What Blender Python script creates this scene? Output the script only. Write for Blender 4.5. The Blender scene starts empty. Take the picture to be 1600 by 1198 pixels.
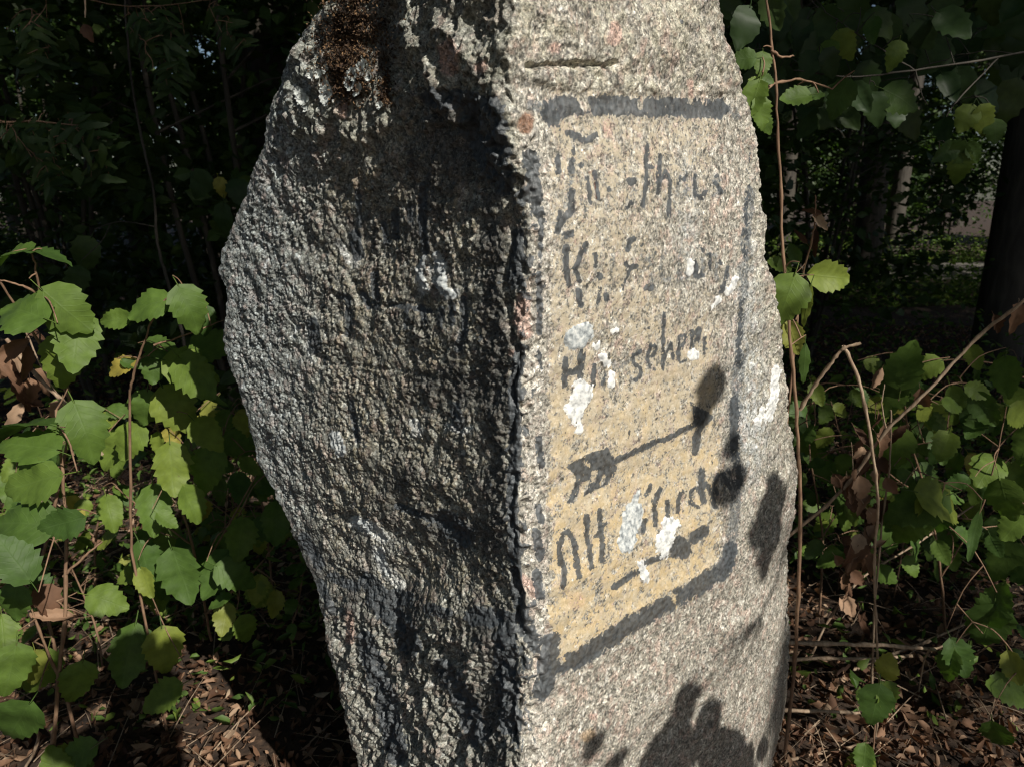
import bpy, math, random
import numpy as np
from mathutils import Vector, Matrix

random.seed(7)
SC = bpy.context.scene
COL = SC.collection

# ------------------------------------------------------------------ camera, sky, sun, exposure
F = 1121.0                       # focal length in pixels of the 1600 px wide photograph
PITCH = math.radians(15.0)
CAMZ = 1.30
cp, sp = math.cos(PITCH), math.sin(PITCH)
camd = bpy.data.cameras.new('camera')
camd.sensor_width = 36.0
camd.lens = 36.0 * F / 1600.0
camd.clip_start = 0.02
camd.clip_end = 500.0
camd.dof.use_dof = True
camd.dof.focus_distance = 0.93
camd.dof.aperture_fstop = 10.0
cam = bpy.data.objects.new('camera', camd)
cam.location = (0, 0, CAMZ)
cam.rotation_euler = (math.radians(90) - PITCH, 0, 0)
COL.objects.link(cam)
SC.camera = cam

SUN_EL = math.radians(38.0)
SUN_SIDE = math.radians(37.0)    # angle of the sun to the right of straight behind the camera
S = Vector((math.cos(SUN_EL) * math.sin(SUN_SIDE), -math.cos(SUN_EL) * math.cos(SUN_SIDE), math.sin(SUN_EL)))
w = bpy.data.worlds.new('World')
SC.world = w
w.use_nodes = True
nt = w.node_tree
bg = nt.nodes['Background']
sky = nt.nodes.new('ShaderNodeTexSky')
sky.sky_type = 'NISHITA'
sky.sun_disc = False
sky.sun_elevation = SUN_EL
sky.sun_rotation = math.pi - SUN_SIDE
nt.links.new(sky.outputs[0], bg.inputs[0])
bg.inputs[1].default_value = 0.05
sd = bpy.data.lights.new('sun', 'SUN')
sd.energy = 5.0
sd.angle = math.radians(0.5)
sd.color = (1.0, 0.945, 0.86)
sun = bpy.data.objects.new('sun', sd)
sun.rotation_euler = S.to_track_quat('Z', 'Y').to_euler()
sun.location = S * 30
COL.objects.link(sun)
SC.view_settings.view_transform = 'Standard'
SC.view_settings.look = 'None'
SC.view_settings.exposure = 0.15
SC.view_settings.gamma = 1.0
SC.view_settings.use_curve_mapping = False
SC.cycles.max_bounces = 6
SC.cycles.diffuse_bounces = 3
SC.cycles.glossy_bounces = 2
SC.cycles.transmission_bounces = 4
SC.cycles.use_denoising = True
SC.cycles.filter_width = 1.15

# ------------------------------------------------------------------ helpers
def at(px, py, Y):
    """the world point at distance Y in front of the camera seen at a photograph pixel"""
    a = (px - 800.0) / F; b = (599.0 - py) / F
    dy = cp + b * sp; dz = -sp + b * cp
    k = Y / dy
    return Vector((a * k, Y, CAMZ + dz * k))

def ground_at(px, py, gz=0.0):
    b = (599.0 - py) / F
    dz = -sp + b * cp
    k = (gz - CAMZ) / dz
    return at(px, py, k * (cp + b * sp))

def tag(o, label=None, cat=None, group=None, kind=None):
    if label: o['label'] = label
    if cat: o['category'] = cat
    if group: o['group'] = group
    if kind: o['kind'] = kind
    return o

def empty(name, loc):
    o = bpy.data.objects.new(name, None)
    o.location = loc
    o.empty_display_size = 0.1
    COL.objects.link(o)
    return o

def link(name, me, parent=None, mat=None):
    o = bpy.data.objects.new(name, me)
    if mat is not None and not me.materials:
        me.materials.append(mat)
    COL.objects.link(o)
    if parent is not None:
        o.parent = parent
    return o

def mesh_np(name, verts, faces, smooth=True):
    verts = np.asarray(verts, dtype=np.float32); faces = np.asarray(faces, dtype=np.int32)
    me = bpy.data.meshes.new(name)
    k = faces.shape[1]
    me.vertices.add(len(verts)); me.vertices.foreach_set('co', verts.ravel())
    me.loops.add(faces.size); me.loops.foreach_set('vertex_index', faces.ravel())
    me.polygons.add(len(faces))
    me.polygons.foreach_set('loop_start', np.arange(0, faces.size, k, dtype=np.int32))
    me.polygons.foreach_set('loop_total', np.full(len(faces), k, dtype=np.int32))
    me.polygons.foreach_set('use_smooth', np.full(len(faces), smooth))
    me.update(calc_edges=True)
    return me

_rs = np.random.RandomState(11)
_perm = _rs.permutation(256).astype(np.int32); _perm = np.concatenate([_perm, _perm])
_gr = _rs.normal(size=(256, 3)).astype(np.float32); _gr /= np.linalg.norm(_gr, axis=1)[:, None]
def perlin(x, y, z):
    x = np.asarray(x, np.float32); y = np.asarray(y, np.float32); z = np.asarray(z, np.float32)
    x0 = np.floor(x); y0 = np.floor(y); z0 = np.floor(z)
    xi = x0.astype(np.int32) & 255; yi = y0.astype(np.int32) & 255; zi = z0.astype(np.int32) & 255
    fx = x - x0; fy = y - y0; fz = z - z0
    ux = fx*fx*fx*(fx*(fx*6-15)+10); uy = fy*fy*fy*(fy*(fy*6-15)+10); uz = fz*fz*fz*(fz*(fz*6-15)+10)
    r = 0
    for i in (0, 1):
        for j in (0, 1):
            for k in (0, 1):
                h = _perm[_perm[_perm[(xi+i) & 255] + ((yi+j) & 255)] + ((zi+k) & 255)]
                g = _gr[h]
                d = g[..., 0]*(fx-i) + g[..., 1]*(fy-j) + g[..., 2]*(fz-k)
                r = r + d * (ux if i else 1-ux) * (uy if j else 1-uy) * (uz if k else 1-uz)
    return r * 1.6
def fbm(x, y, z, o=3, gain=0.5):
    r = 0; a = 1.0
    for i in range(o):
        r = r + a * perlin(x*2**i + 17.3*i, y*2**i + 5.1*i, z*2**i + 9.7*i); a *= gain
    return r
def sstep(a, b, x):
    t = np.clip((x - a) / (b - a), 0, 1)
    return t * t * (3 - 2 * t)

# ------------------------------------------------------------------ materials
def new_mat(name):
    m = bpy.data.materials.new(name); m.use_nodes = True
    n = m.node_tree.nodes; l = m.node_tree.links
    b = n['Principled BSDF']
    return m, n, l, b

def ramp(n, stops):
    r = n.new('ShaderNodeValToRGB')
    e = r.color_ramp.elements
    e[0].position = stops[0][0]; e[0].color = (*stops[0][1], 1)
    e[1].position = stops[-1][0]; e[1].color = (*stops[-1][1], 1)
    for p, c in stops[1:-1]:
        q = e.new(p); q.color = (*c, 1)
    return r

def leaf_material(name, cols, transl, rough=0.5, tw=0.45, veins=True):
    m, n, l, b = new_mat(name)
    oi = n.new('ShaderNodeObjectInfo')
    geo = n.new('ShaderNodeNewGeometry')
    tc = n.new('ShaderNodeTexCoord')
    add = n.new('ShaderNodeMath'); add.operation = 'ADD'
    l.new(oi.outputs['Random'], add.inputs[0]); l.new(geo.outputs['Random Per Island'], add.inputs[1])
    fr = n.new('ShaderNodeMath'); fr.operation = 'FRACT'; l.new(add.outputs[0], fr.inputs[0])
    r = ramp(n, cols); l.new(fr.outputs[0], r.inputs[0])
    no = n.new('ShaderNodeTexNoise'); no.inputs['Scale'].default_value = 60; no.inputs['Detail'].default_value = 4
    l.new(geo.outputs['Position'], no.inputs['Vector'])
    mx = n.new('ShaderNodeMix'); mx.data_type = 'RGBA'; mx.blend_type = 'MULTIPLY'; mx.inputs[0].default_value = 0.5
    nr = ramp(n, [(0.3, (0.55, 0.55, 0.5)), (0.7, (1.25, 1.2, 1.1))])
    l.new(no.outputs[0], nr.inputs[0]); l.new(r.outputs[0], mx.inputs[6]); l.new(nr.outputs[0], mx.inputs[7])
    out = mx.outputs[2]
    bump_h = no.outputs[0]
    if veins:
        uv = n.new('ShaderNodeSeparateXYZ'); l.new(tc.outputs['UV'], uv.inputs[0])
        ab = n.new('ShaderNodeMath'); ab.operation = 'ABSOLUTE'; l.new(uv.outputs[0], ab.inputs[0])
        ms = n.new('ShaderNodeMath'); ms.operation = 'MULTIPLY_ADD'; ms.inputs[1].default_value = -0.75
        l.new(ab.outputs[0], ms.inputs[0]); l.new(uv.outputs[1], ms.inputs[2])
        sc_ = n.new('ShaderNodeMath'); sc_.operation = 'MULTIPLY'; sc_.inputs[1].default_value = 8.0; l.new(ms.outputs[0], sc_.inputs[0])
        pp = n.new('ShaderNodeMath'); pp.operation = 'PINGPONG'; pp.inputs[1].default_value = 0.5; l.new(sc_.outputs[0], pp.inputs[0])
        side = n.new('ShaderNodeMapRange'); side.inputs[1].default_value = 0.0; side.inputs[2].default_value = 0.09
        l.new(pp.outputs[0], side.inputs[0])
        mid = n.new('ShaderNodeMapRange'); mid.inputs[1].default_value = 0.0; mid.inputs[2].default_value = 0.022
        l.new(ab.outputs[0], mid.inputs[0])
        mn = n.new('ShaderNodeMath'); mn.operation = 'MINIMUM'; l.new(side.outputs[0], mn.inputs[0]); l.new(mid.outputs[0], mn.inputs[1])
        mv = n.new('ShaderNodeMix'); mv.data_type = 'RGBA'
        fac = n.new('ShaderNodeMapRange'); fac.inputs[3].default_value = 0.10; fac.inputs[4].default_value = 0.0
        l.new(mn.outputs[0], fac.inputs[0]); l.new(fac.outputs[0], mv.inputs[0])
        l.new(out, mv.inputs[6]); mv.inputs[7].default_value = (0.16, 0.24, 0.09, 1)
        out = mv.outputs[2]; 
        ba = n.new('ShaderNodeMath'); ba.operation = 'MULTIPLY_ADD'; ba.inputs[1].default_value = 1.5
        l.new(no.outputs[0], ba.inputs[0]); l.new(mn.outputs[0], ba.inputs[2]); bump_h = ba.outputs[0]
    bp = n.new('ShaderNodeBump'); bp.inputs['Strength'].default_value = 0.25; bp.inputs['Distance'].default_value = 0.0012
    l.new(bump_h, bp.inputs['Height']); l.new(bp.outputs[0], b.inputs['Normal'])
    l.new(out, b.inputs['Base Color'])
    b.inputs['Roughness'].default_value = rough
    b.inputs['Specular IOR Level'].default_value = 0.3
    tr = n.new('ShaderNodeBsdfTranslucent')
    tm = n.new('ShaderNodeMix'); tm.data_type = 'RGBA'; tm.blend_type = 'MULTIPLY'; tm.inputs[0].default_value = 1
    l.new(out, tm.inputs[6]); tm.inputs[7].default_value = (*transl, 1); l.new(tm.outputs[2], tr.inputs[0])
    ms_ = n.new('ShaderNodeMixShader'); ms_.inputs[0].default_value = tw
    l.new(b.outputs[0], ms_.inputs[1]); l.new(tr.outputs[0], ms_.inputs[2])
    l.new(ms_.outputs[0], n['Material Output'].inputs[0])
    return m

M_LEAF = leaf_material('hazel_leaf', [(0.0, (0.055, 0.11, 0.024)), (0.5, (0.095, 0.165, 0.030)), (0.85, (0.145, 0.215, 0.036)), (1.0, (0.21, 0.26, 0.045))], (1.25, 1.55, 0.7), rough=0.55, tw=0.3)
M_LEAFY = leaf_material('yellowing_leaf', [(0.0, (0.22, 0.26, 0.05)), (0.6, (0.30, 0.32, 0.07)), (1.0, (0.40, 0.33, 0.07))], (1.5, 1.5, 0.6), tw=0.4)
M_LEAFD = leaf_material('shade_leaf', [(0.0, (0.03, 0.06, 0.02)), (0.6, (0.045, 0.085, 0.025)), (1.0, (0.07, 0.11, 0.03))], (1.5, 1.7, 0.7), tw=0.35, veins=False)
M_DRY = leaf_material('dry_leaf', [(0.0, (0.05, 0.026, 0.016)), (0.3, (0.12, 0.062, 0.036)), (0.65, (0.25, 0.145, 0.09)), (0.9, (0.38, 0.25, 0.165)), (1.0, (0.50, 0.38, 0.27))], (1.2, 0.9, 0.6), rough=0.75, tw=0.2, veins=False)

def bark_material(name, c0, c1, scale=40.0, dist=0.003):
    m, n, l, b = new_mat(name)
    tc = n.new('ShaderNodeTexCoord')
    mp = n.new('ShaderNodeMapping'); mp.inputs['Scale'].default_value = (1, 1, 0.25)
    geo = n.new('ShaderNodeNewGeometry')
    l.new(geo.outputs['Position'], mp.inputs[0])
    no = n.new('ShaderNodeTexNoise'); no.inputs['Scale'].default_value = scale; no.inputs['Detail'].default_value = 6
    l.new(mp.outputs[0], no.inputs['Vector'])
    r = ramp(n, [(0.3, c0), (0.7, c1)]); l.new(no.outputs[0], r.inputs[0]); l.new(r.outputs[0], b.inputs['Base Color'])
    bp = n.new('ShaderNodeBump'); bp.inputs['Strength'].default_value = 0.8; bp.inputs['Distance'].default_value = dist
    l.new(no.outputs[0], bp.inputs['Height']); l.new(bp.outputs[0], b.inputs['Normal'])
    b.inputs['Roughness'].default_value = 0.8
    return m
M_BARK = bark_material('forest_bark', (0.025, 0.02, 0.015), (0.07, 0.06, 0.045), 18, 0.02)
M_STEM = bark_material('brown_stem', (0.14, 0.075, 0.045), (0.27, 0.17, 0.10), 160, 0.0008)
M_DEAD = bark_material('dead_wood', (0.20, 0.13, 0.08), (0.42, 0.32, 0.22), 140, 0.0010)
M_GSTEM = bark_material('green_stem', (0.10, 0.11, 0.05), (0.20, 0.17, 0.09), 160, 0.0006)

# ------------------------------------------------------------------ ground
def ground_z(x, y):
    return 0.05 * fbm(np.asarray(x) * 0.5, np.asarray(y) * 0.5, np.zeros_like(x), 3) + 0.012 * fbm(np.asarray(x) * 5, np.asarray(y) * 5, np.zeros_like(x), 3)
def gz1(x, y):
    return float(ground_z(np.array([x]), np.array([y]))[0])

def grid_axis(a, b, fine0, fine1, fs, cs):
    return np.concatenate([np.arange(a, fine0, cs), np.arange(fine0, fine1, fs), np.arange(fine1, b + cs, cs)])
gx = grid_axis(-70, 70, -4, 6, 0.04, 1.0); gy = grid_axis(-40, 100, 0.0, 9, 0.04, 1.0)
GX, GY = np.meshgrid(gx, gy)
GZ = ground_z(GX.ravel(), GY.ravel())
nx_, ny_ = len(gx), len(gy)
ii = np.arange((ny_ - 1) * (nx_ - 1)); rr_, cc_ = ii // (nx_ - 1), ii % (nx_ - 1)
gf = np.stack([rr_*nx_+cc_, rr_*nx_+cc_+1, (rr_+1)*nx_+cc_+1, (rr_+1)*nx_+cc_], 1)
m, n, l, b = new_mat('forest_soil')
geo = n.new('ShaderNodeNewGeometry')
no = n.new('ShaderNodeTexNoise'); no.inputs['Scale'].default_value = 25; no.inputs['Detail'].default_value = 8
l.new(geo.outputs['Position'], no.inputs['Vector'])
vo = n.new('ShaderNodeTexVoronoi'); vo.inputs['Scale'].default_value = 30; l.new(geo.outputs['Position'], vo.inputs['Vector'])
r = ramp(n, [(0.3, (0.018, 0.011, 0.007)), (0.55, (0.05, 0.03, 0.018)), (0.75, (0.10, 0.06, 0.035))]); l.new(no.outputs[0], r.inputs[0])
l.new(r.outputs[0], b.inputs['Base Color']); b.inputs['Roughness'].default_value = 0.95
bp = n.new('ShaderNodeBump'); bp.inputs['Distance'].default_value = 0.02; l.new(no.outputs[0], bp.inputs['Height']); l.new(bp.outputs[0], b.inputs['Normal'])
g = link('ground', mesh_np('ground', np.stack([GX.ravel(), GY.ravel(), GZ], 1), gf), None, m)
tag(g, kind='structure')
# earth path crossing the wood behind, to the right
py_x = np.linspace(-14, 24, 150); pv = []; 
for k, x in enumerate(py_x):
    yc = 11.6 + 0.10 * x + 0.3 * math.sin(x * 0.7)
    for q in range(9):
        t = q / 8.0 * 2 - 1
        pv.append((x, yc + t * 1.1, gz1(x, yc + t * 1.1) + 0.03 * (1 - t * t) - 0.004 + 0.02 * (1 - abs(t))))
pv = np.array(pv); pf = [(k*9+q, (k+1)*9+q, (k+1)*9+q+1, k*9+q+1) for k in range(149) for q in range(8)]
m, n, l, b = new_mat('path_earth')
no = n.new('ShaderNodeTexNoise'); no.inputs['Scale'].default_value = 12; no.inputs['Detail'].default_value = 8
geo = n.new('ShaderNodeNewGeometry'); l.new(geo.outputs['Position'], no.inputs['Vector'])
r = ramp(n, [(0.3, (0.09, 0.085, 0.07)), (0.7, (0.18, 0.165, 0.14))]); l.new(no.outputs[0], r.inputs[0]); l.new(r.outputs[0], b.inputs['Base Color'])
b.inputs['Roughness'].default_value = 0.95
tag(link('path', mesh_np('path', pv, pf), None, m), kind='structure')

# ------------------------------------------------------------------ THE STONE
YR = 0.80
def lerp(tab, z):
    a = np.array(tab, float); o = np.argsort(a[:, 0]); return np.interp(z, a[o, 0], a[o, 1])
RIDGE_PX = [(-600, 800), (0, 802), (100, 798), (180, 800), (260, 812), (340, 828), (420, 826), (500, 820), (560, 812), (640, 808),
            (720, 810), (800, 806), (880, 812), (960, 820), (1050, 822), (1120, 812), (1198, 812), (1500, 812)]
ridge3 = [(at(x, y, YR).z, at(x, y, YR).x) for y, x in RIDGE_PX]
def xr_(z): return lerp(ridge3, z)
def gR(d):
    return 0.80 * d + 2.2 * np.clip(d - 0.38, 0, None) ** 2
def gL(d):
    return 0.98 * d - 0.42 * d * d + 5.0 * np.clip(d - 0.49, 0, None) ** 2
def hit(px, py):
    lo, hi = 0.79, 1.8
    for _ in range(50):
        mdl = 0.5 * (lo + hi); p = at(px, py, mdl); d = p.x - float(xr_(p.z))
        ys = YR + (float(gR(d)) if d > 0 else float(gL(-d)))
        if mdl < ys: lo = mdl
        else: hi = mdl
    return at(px, py, lo)
LEFT_PX = [(-500, 700), (-300, 640), (-140, 585), (-60, 545), (0, 515), (30, 490), (50, 476), (90, 450), (120, 442), (140, 438), (190, 414), (240, 410), (290, 388), (350, 368),
           (400, 350), (425, 343), (450, 355), (520, 351), (570, 360), (640, 386), (720, 402), (780, 432), (850, 466), (900, 490), (950, 502),
           (1000, 512), (1050, 526), (1100, 536), (1150, 546), (1198, 562), (1300, 580), (1500, 600), (1900, 610)]
RIGHT_PX = [(-500, 980), (-300, 1040), (-140, 1085), (-60, 1110), (0, 1122), (30, 1128), (60, 1130), (85, 1142), (110, 1150), (170, 1170), (230, 1184), (290, 1190), (325, 1190), (345, 1198), (370, 1194), (400, 1194),
            (440, 1208), (500, 1220), (560, 1222), (640, 1228), (720, 1243), (790, 1241), (850, 1231), (920, 1228), (1000, 1233), (1060, 1229),
            (1120, 1222), (1198, 1214), (1300, 1200), (1500, 1190), (1900, 1190)]
L3 = [hit(x, y) for y, x in LEFT_PX]; R3 = [hit(x, y) for y, x in RIGHT_PX]
Ltab = [(p.z, p.x) for p in L3]; Rtab = [(p.z, p.x) for p in R3]
ZTOP = 1.74
z_rows = np.concatenate([np.linspace(-0.25, 0.20, 24)[:-1], np.linspace(0.20, 1.60, 980), np.linspace(1.60, ZTOP, 30)[1:]])
NL, NR, NB = 370, 350, 60
NC = NL + NR + NB
nrow = len(z_rows)
Z = np.repeat(z_rows[:, None], NC, 1)
xr = xr_(z_rows); XL = lerp(Ltab, z_rows); XR = lerp(Rtab, z_rows)
xr = xr + 0.0045 * fbm(z_rows * 17, 0 * z_rows + 1.7, 0 * z_rows, 4)
# ragged silhouette
XL = XL + 0.004 * fbm(z_rows * 14, 0 * z_rows + 3.3, 0 * z_rows, 3); XR = XR + 0.0035 * fbm(z_rows * 16, 0 * z_rows + 8.1, 0 * z_rows, 4)
X = np.zeros((nrow, NC)); Y = np.zeros((nrow, NC))
s = np.linspace(0, 1, NL, endpoint=False)[None, :]
X[:, :NL] = XL[:, None] * (1 - s) + xr[:, None] * s
Y[:, :NL] = YR + gL(xr[:, None] - X[:, :NL])
s = np.linspace(0, 1, NR)[None, :]
X[:, NL:NL+NR] = xr[:, None] * (1 - s) + XR[:, None] * s
Y[:, NL:NL+NR] = YR + gR(X[:, NL:NL+NR] - xr[:, None])
yl = Y[:, 0]; yrr = Y[:, NL+NR-1]
t = (np.arange(1, NB + 1) / (NB + 1))[None, :]
cx = 0.5 * (XL + XR)[:, None]
ang = np.pi * t
X[:, NL+NR:] = cx + (0.5 * (XR - XL)[:, None]) * np.cos(ang) * (1 - 0.12 * np.sin(ang))
Y[:, NL+NR:] = (yrr[:, None] * (1 - t) + yl[:, None] * t) + 0.30 * np.sin(ang) ** 0.8
# rounded ridge line
dx_r = np.abs(X[:, :NL+NR] - xr[:, None]); Y[:, :NL+NR] += 0.004 * np.exp(-(dx_r / 0.010) ** 2)
# base normals (horizontal)
def tang(A): return sum(np.roll(A, -k, 1) - np.roll(A, k, 1) for k in (2, 6, 11, 16))
tx, ty = tang(X), tang(Y); ln = np.sqrt(tx*tx + ty*ty) + 1e-9
NX, NY = ty / ln, -tx / ln
NZ = np.zeros_like(NX)
# photograph coordinates of every point (only used to place paint, letters and grooves on the stone)
Zr = Z - CAMZ; dep = Y * cp - Zr * sp; PX = 800 + F * X / dep; PY = 599 - F * (Y * sp + Zr * cp) / dep
front = np.zeros((nrow, NC), bool); front[:, :NL+NR] = True
isL = (np.arange(NC)[None, :] < NL) & front; isR = front & ~isL
wl = sstep(14, -14, PX - np.repeat((800 + F * xr / (YR * cp - (z_rows - CAMZ) * sp))[:, None], NC, 1)) * front   # 1 on left face
wr = (1 - wl) * front
U = np.where(isL, (X - xr[:, None]) * 1.33, (X - xr[:, None]) * 1.28)   # distance along the faces
def pdist(pts, px=PX, py=PY):
    d = np.full(px.shape, 1e6)
    if len(pts) == 1: return np.hypot(px - pts[0][0], py - pts[0][1])
    for (x0, y0), (x1, y1) in zip(pts[:-1], pts[1:]):
        vx, vy = x1 - x0, y1 - y0
        tt = np.clip(((px - x0) * vx + (py - y0) * vy) / (vx * vx + vy * vy + 1e-9), 0, 1)
        d = np.minimum(d, np.hypot(px - x0 - tt * vx, py - y0 - tt * vy))
    return d
def stroke_field(strokes):
    """signed field in pixels, positive inside a stroke"""
    Fd = np.full(PX.shape, -30.0)
    for pts, wd in strokes:
        xs = [p[0] for p in pts]; ys = [p[1] for p in pts]; mgn = wd + 14
        sel = front & (PX > min(xs) - mgn) & (PX < max(xs) + mgn) & (PY > min(ys) - mgn) & (PY < max(ys) + mgn)
        if not sel.any(): continue
        Fd[sel] = np.maximum(Fd[sel], wd - pdist(pts, PX[sel], PY[sel]))
    return Fd
def poly_field(poly):
    n_ = len(poly); inside = np.zeros(PX.shape, bool)
    for i in range(n_):
        x0, y0 = poly[i]; x1, y1 = poly[(i+1) % n_]
        if y0 == y1: continue
        c = ((y0 > PY) != (y1 > PY)) & (PX < (x1 - x0) * (PY - y0) / (y1 - y0) + x0)
        inside ^= c
    xs = [p[0] for p in poly]; ys = [p[1] for p in poly]
    sel = (PX > min(xs)-14) & (PX < max(xs)+14) & (PY > min(ys)-14) & (PY < max(ys)+14)
    o = np.full(PX.shape, -30.0)
    d = pdist(list(poly) + [poly[0]], PX[sel], PY[sel])
    o[sel] = np.where(inside[sel], d, -d)
    return np.where(front, o, -30.0)

# noise fields reused below
mm = 1000.0
nA = fbm(X*9, Y*9, Z*9, 3)                              # ~11 cm lumps
nB = fbm(X*32+5, Y*32, Z*26, 4)                         # ~3 cm
nC = fbm(X*95+9, Y*95, Z*70, 3)                         # ~1 cm
nD = fbm(U*210, Z*0+2.2, Z*120, 3, 0.6)                 # ~5 mm grains, upright
nD2 = perlin(U*330 + 3*nC, Z*0+7.2, Z*190 + U*60)
nE = perlin(X*420, Y*420, Z*420)                        # ~2.4 mm
nF = perlin(X*260+40, Y*260, Z*260)
nG = perlin(X*170+20, Y*170+3, Z*150)
n5 = fbm(X*55+2, Y*55+8, Z*45, 3)
def bill(a): return 1 - np.abs(a) * 2

# regions of the faces
yb_l = np.interp(PX, [380, 430, 560, 640, 700, 735, 780, 810], [185, 205, 218, 205, 175, 190, 265, 300]) + 26 * nB + 8 * n5
topL = sstep(16, -18, PY - yb_l) * wl
lb_l = np.interp(PX, [440, 500, 600, 700, 800], [800, 905, 935, 950, 985]) + 26 * nB + 8 * n5
botL = sstep(-34, 34, PY - lb_l) * wl
yb_r = np.interp(PX, [800, 860, 960, 1130, 1200], [120, 138, 142, 150, 150]) + 6 * nC
topR = sstep(8, -8, PY - yb_r) * wr
lb_r = np.interp(PX, [820, 850, 960, 1090, 1150, 1240], [1075, 1062, 1008, 930, 880, 760]) + 3 * nC
botR = sstep(-8, 8, PY - lb_r) * wr
mar = sstep(1150, 1185, PX + 8 * nB) * wr * (1 - topR) * (1 - botR)
framR = wr * (1 - topR) * (1 - botR) * (1 - mar)
framL = wl * (1 - topL) * (1 - botL)

def gauss(x, y, sx, sy): return np.exp(-((PX - x) / sx) ** 2 - ((PY - y) / sy) ** 2) * front
D = 0.004 * nA
grain = np.clip(1.15 - 2.6 * np.abs(nD2 * 0.6 + nG * 0.45 + 0.25 * nF), -1, 1)
rough_l = 0.55 + 0.75 * sstep(-0.5, 0.6, fbm(X*20+3, Y*20, Z*18+4, 2))
chis = np.abs(perlin((U * 0.8 + Z * 0.55) * 46, U * 9, Z * 9 + 2.0))
D += framL * (0.0030 * nB + 0.0022 * n5 - 0.0022 * sstep(0.12, 0.0, chis))
D += framL * rough_l * ( 0.0018 * nC + 0.0014 * nD + 0.0011 * grain + 0.0018 * nF + 0.0013 * nE + 0.0014 * nG)
D += topL * (0.003 + 0.006 * sstep(640, 740, PX) + 0.011 * nB + 0.0052 * bill(n5) + 0.0030 * nC + 0.0012 * nD + 0.0007 * nD2)
D += botL * (0.001 + 0.007 * gauss(700, 1000, 90, 70) + 0.010 * nB + 0.0055 * bill(n5) + 0.0032 * nC + 0.0012 * nD + 0.0007 * nD2)
D += topR * (0.0040 + 0.0038 * nB + 0.0016 * nC + 0.00075 * nD + 0.0004 * nD2)
D += botR * (0.0010 + 0.0015 * nB + 0.0009 * nC + 0.00055 * nD + 0.0003 * nD2)
D += mar * (0.0020 * nB + 0.0012 * nC + 0.0006 * nD + 0.0003 * nD2)
D += framR * (0.0007 * nB + 0.0007 * nC + 0.00038 * nD + 0.0002 * nD2)
# rough crest along the ridge
ridge_px = np.interp(PY, [r_[0] for r_ in RIDGE_PX], [r_[1] for r_ in RIDGE_PX])
rd = PX - ridge_px
crest = np.exp(-((rd - 14) / 24.0) ** 2) * front
D += crest * (0.0046 * bill(n5) - 0.0016 + 0.0034 * nC + 0.0016 * nG) * sstep(120, 200, PY)
# a few broad hollows and swellings of the left face
D += -0.020 * gauss(600, 60, 34, 90) - 0.014 * gauss(735, 215, 34, 70) + 0.010 * gauss(680, 60, 40, 60) + 0.010 * gauss(470, 120, 40, 60)
D += -0.012 * gauss(640, 900, 60, 30) + 0.016 * gauss(700, 950, 50, 40) + 0.010 * gauss(770, 1000, 40, 30) - 0.015 * gauss(630, 1010, 30, 70)
D += -0.008 * gauss(690, 610, 110, 60) + 0.006 * gauss(560, 720, 80, 90) - 0.008 * gauss(700, 840, 50, 40) - 0.012 * gauss(600, 1130, 40, 60) - 0.014 * gauss(740, 1120, 50, 60)
D += -0.006 * gauss(560, 360, 60, 60)
GROOVES = [([(822, 106), (860, 101), (905, 103), (960, 101)], 5, 0.009), ([(948, 108), (932, 125), (925, 140)], 6, 0.006),
           ([(816, 560), (800, 600), (806, 640), (796, 690)], 5, 0.008), ([(808, 740), (798, 790), (806, 850)], 4, 0.006), ([(802, 890), (814, 930), (808, 960), (822, 990)], 6, 0.009), ([(806, 1060), (796, 1120)], 5, 0.005),
           ([(806, 250), (795, 300), (800, 380), (790, 450), (800, 520), (812, 560)], 5, 0.006),
           ([(662, 285), (660, 330), (662, 350), (666, 392)], 4, 0.0045), ([(618, 325), (617, 372)], 4, 0.0042), ([(600, 352), (606, 378)], 3, 0.003),
           ([(584, 425), (590, 478)], 4, 0.004), ([(528, 462), (544, 464), (546, 500), (543, 525)], 4, 0.004), ([(528, 464), (531, 490)], 3, 0.003),
           ([(566, 458), (578, 478)], 5, 0.004), ([(608, 478), (640, 474), (672, 486)], 5, 0.004), ([(724, 466), (728, 505), (716, 545)], 5, 0.004),
           ([(515, 568), (560, 572), (640, 582), (742, 604)], 1.0, 0.0022),
           ([(548, 625), (556, 660), (562, 690)], 4, 0.003), ([(615, 785), (650, 798), (682, 816)], 4, 0.003), ([(690, 812), (722, 838)], 14, 0.004),
           ([(516, 758), (540, 766)], 4, 0.003), ([(690, 660), (676, 712)], 4, 0.003)]
for pts, wd, dp in GROOVES:
    fl = stroke_field([(pts, wd)]) + 4.0 * nC + 3.0 * n5
    D -= dp * sstep(-3, wd * 0.8, fl)

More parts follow.
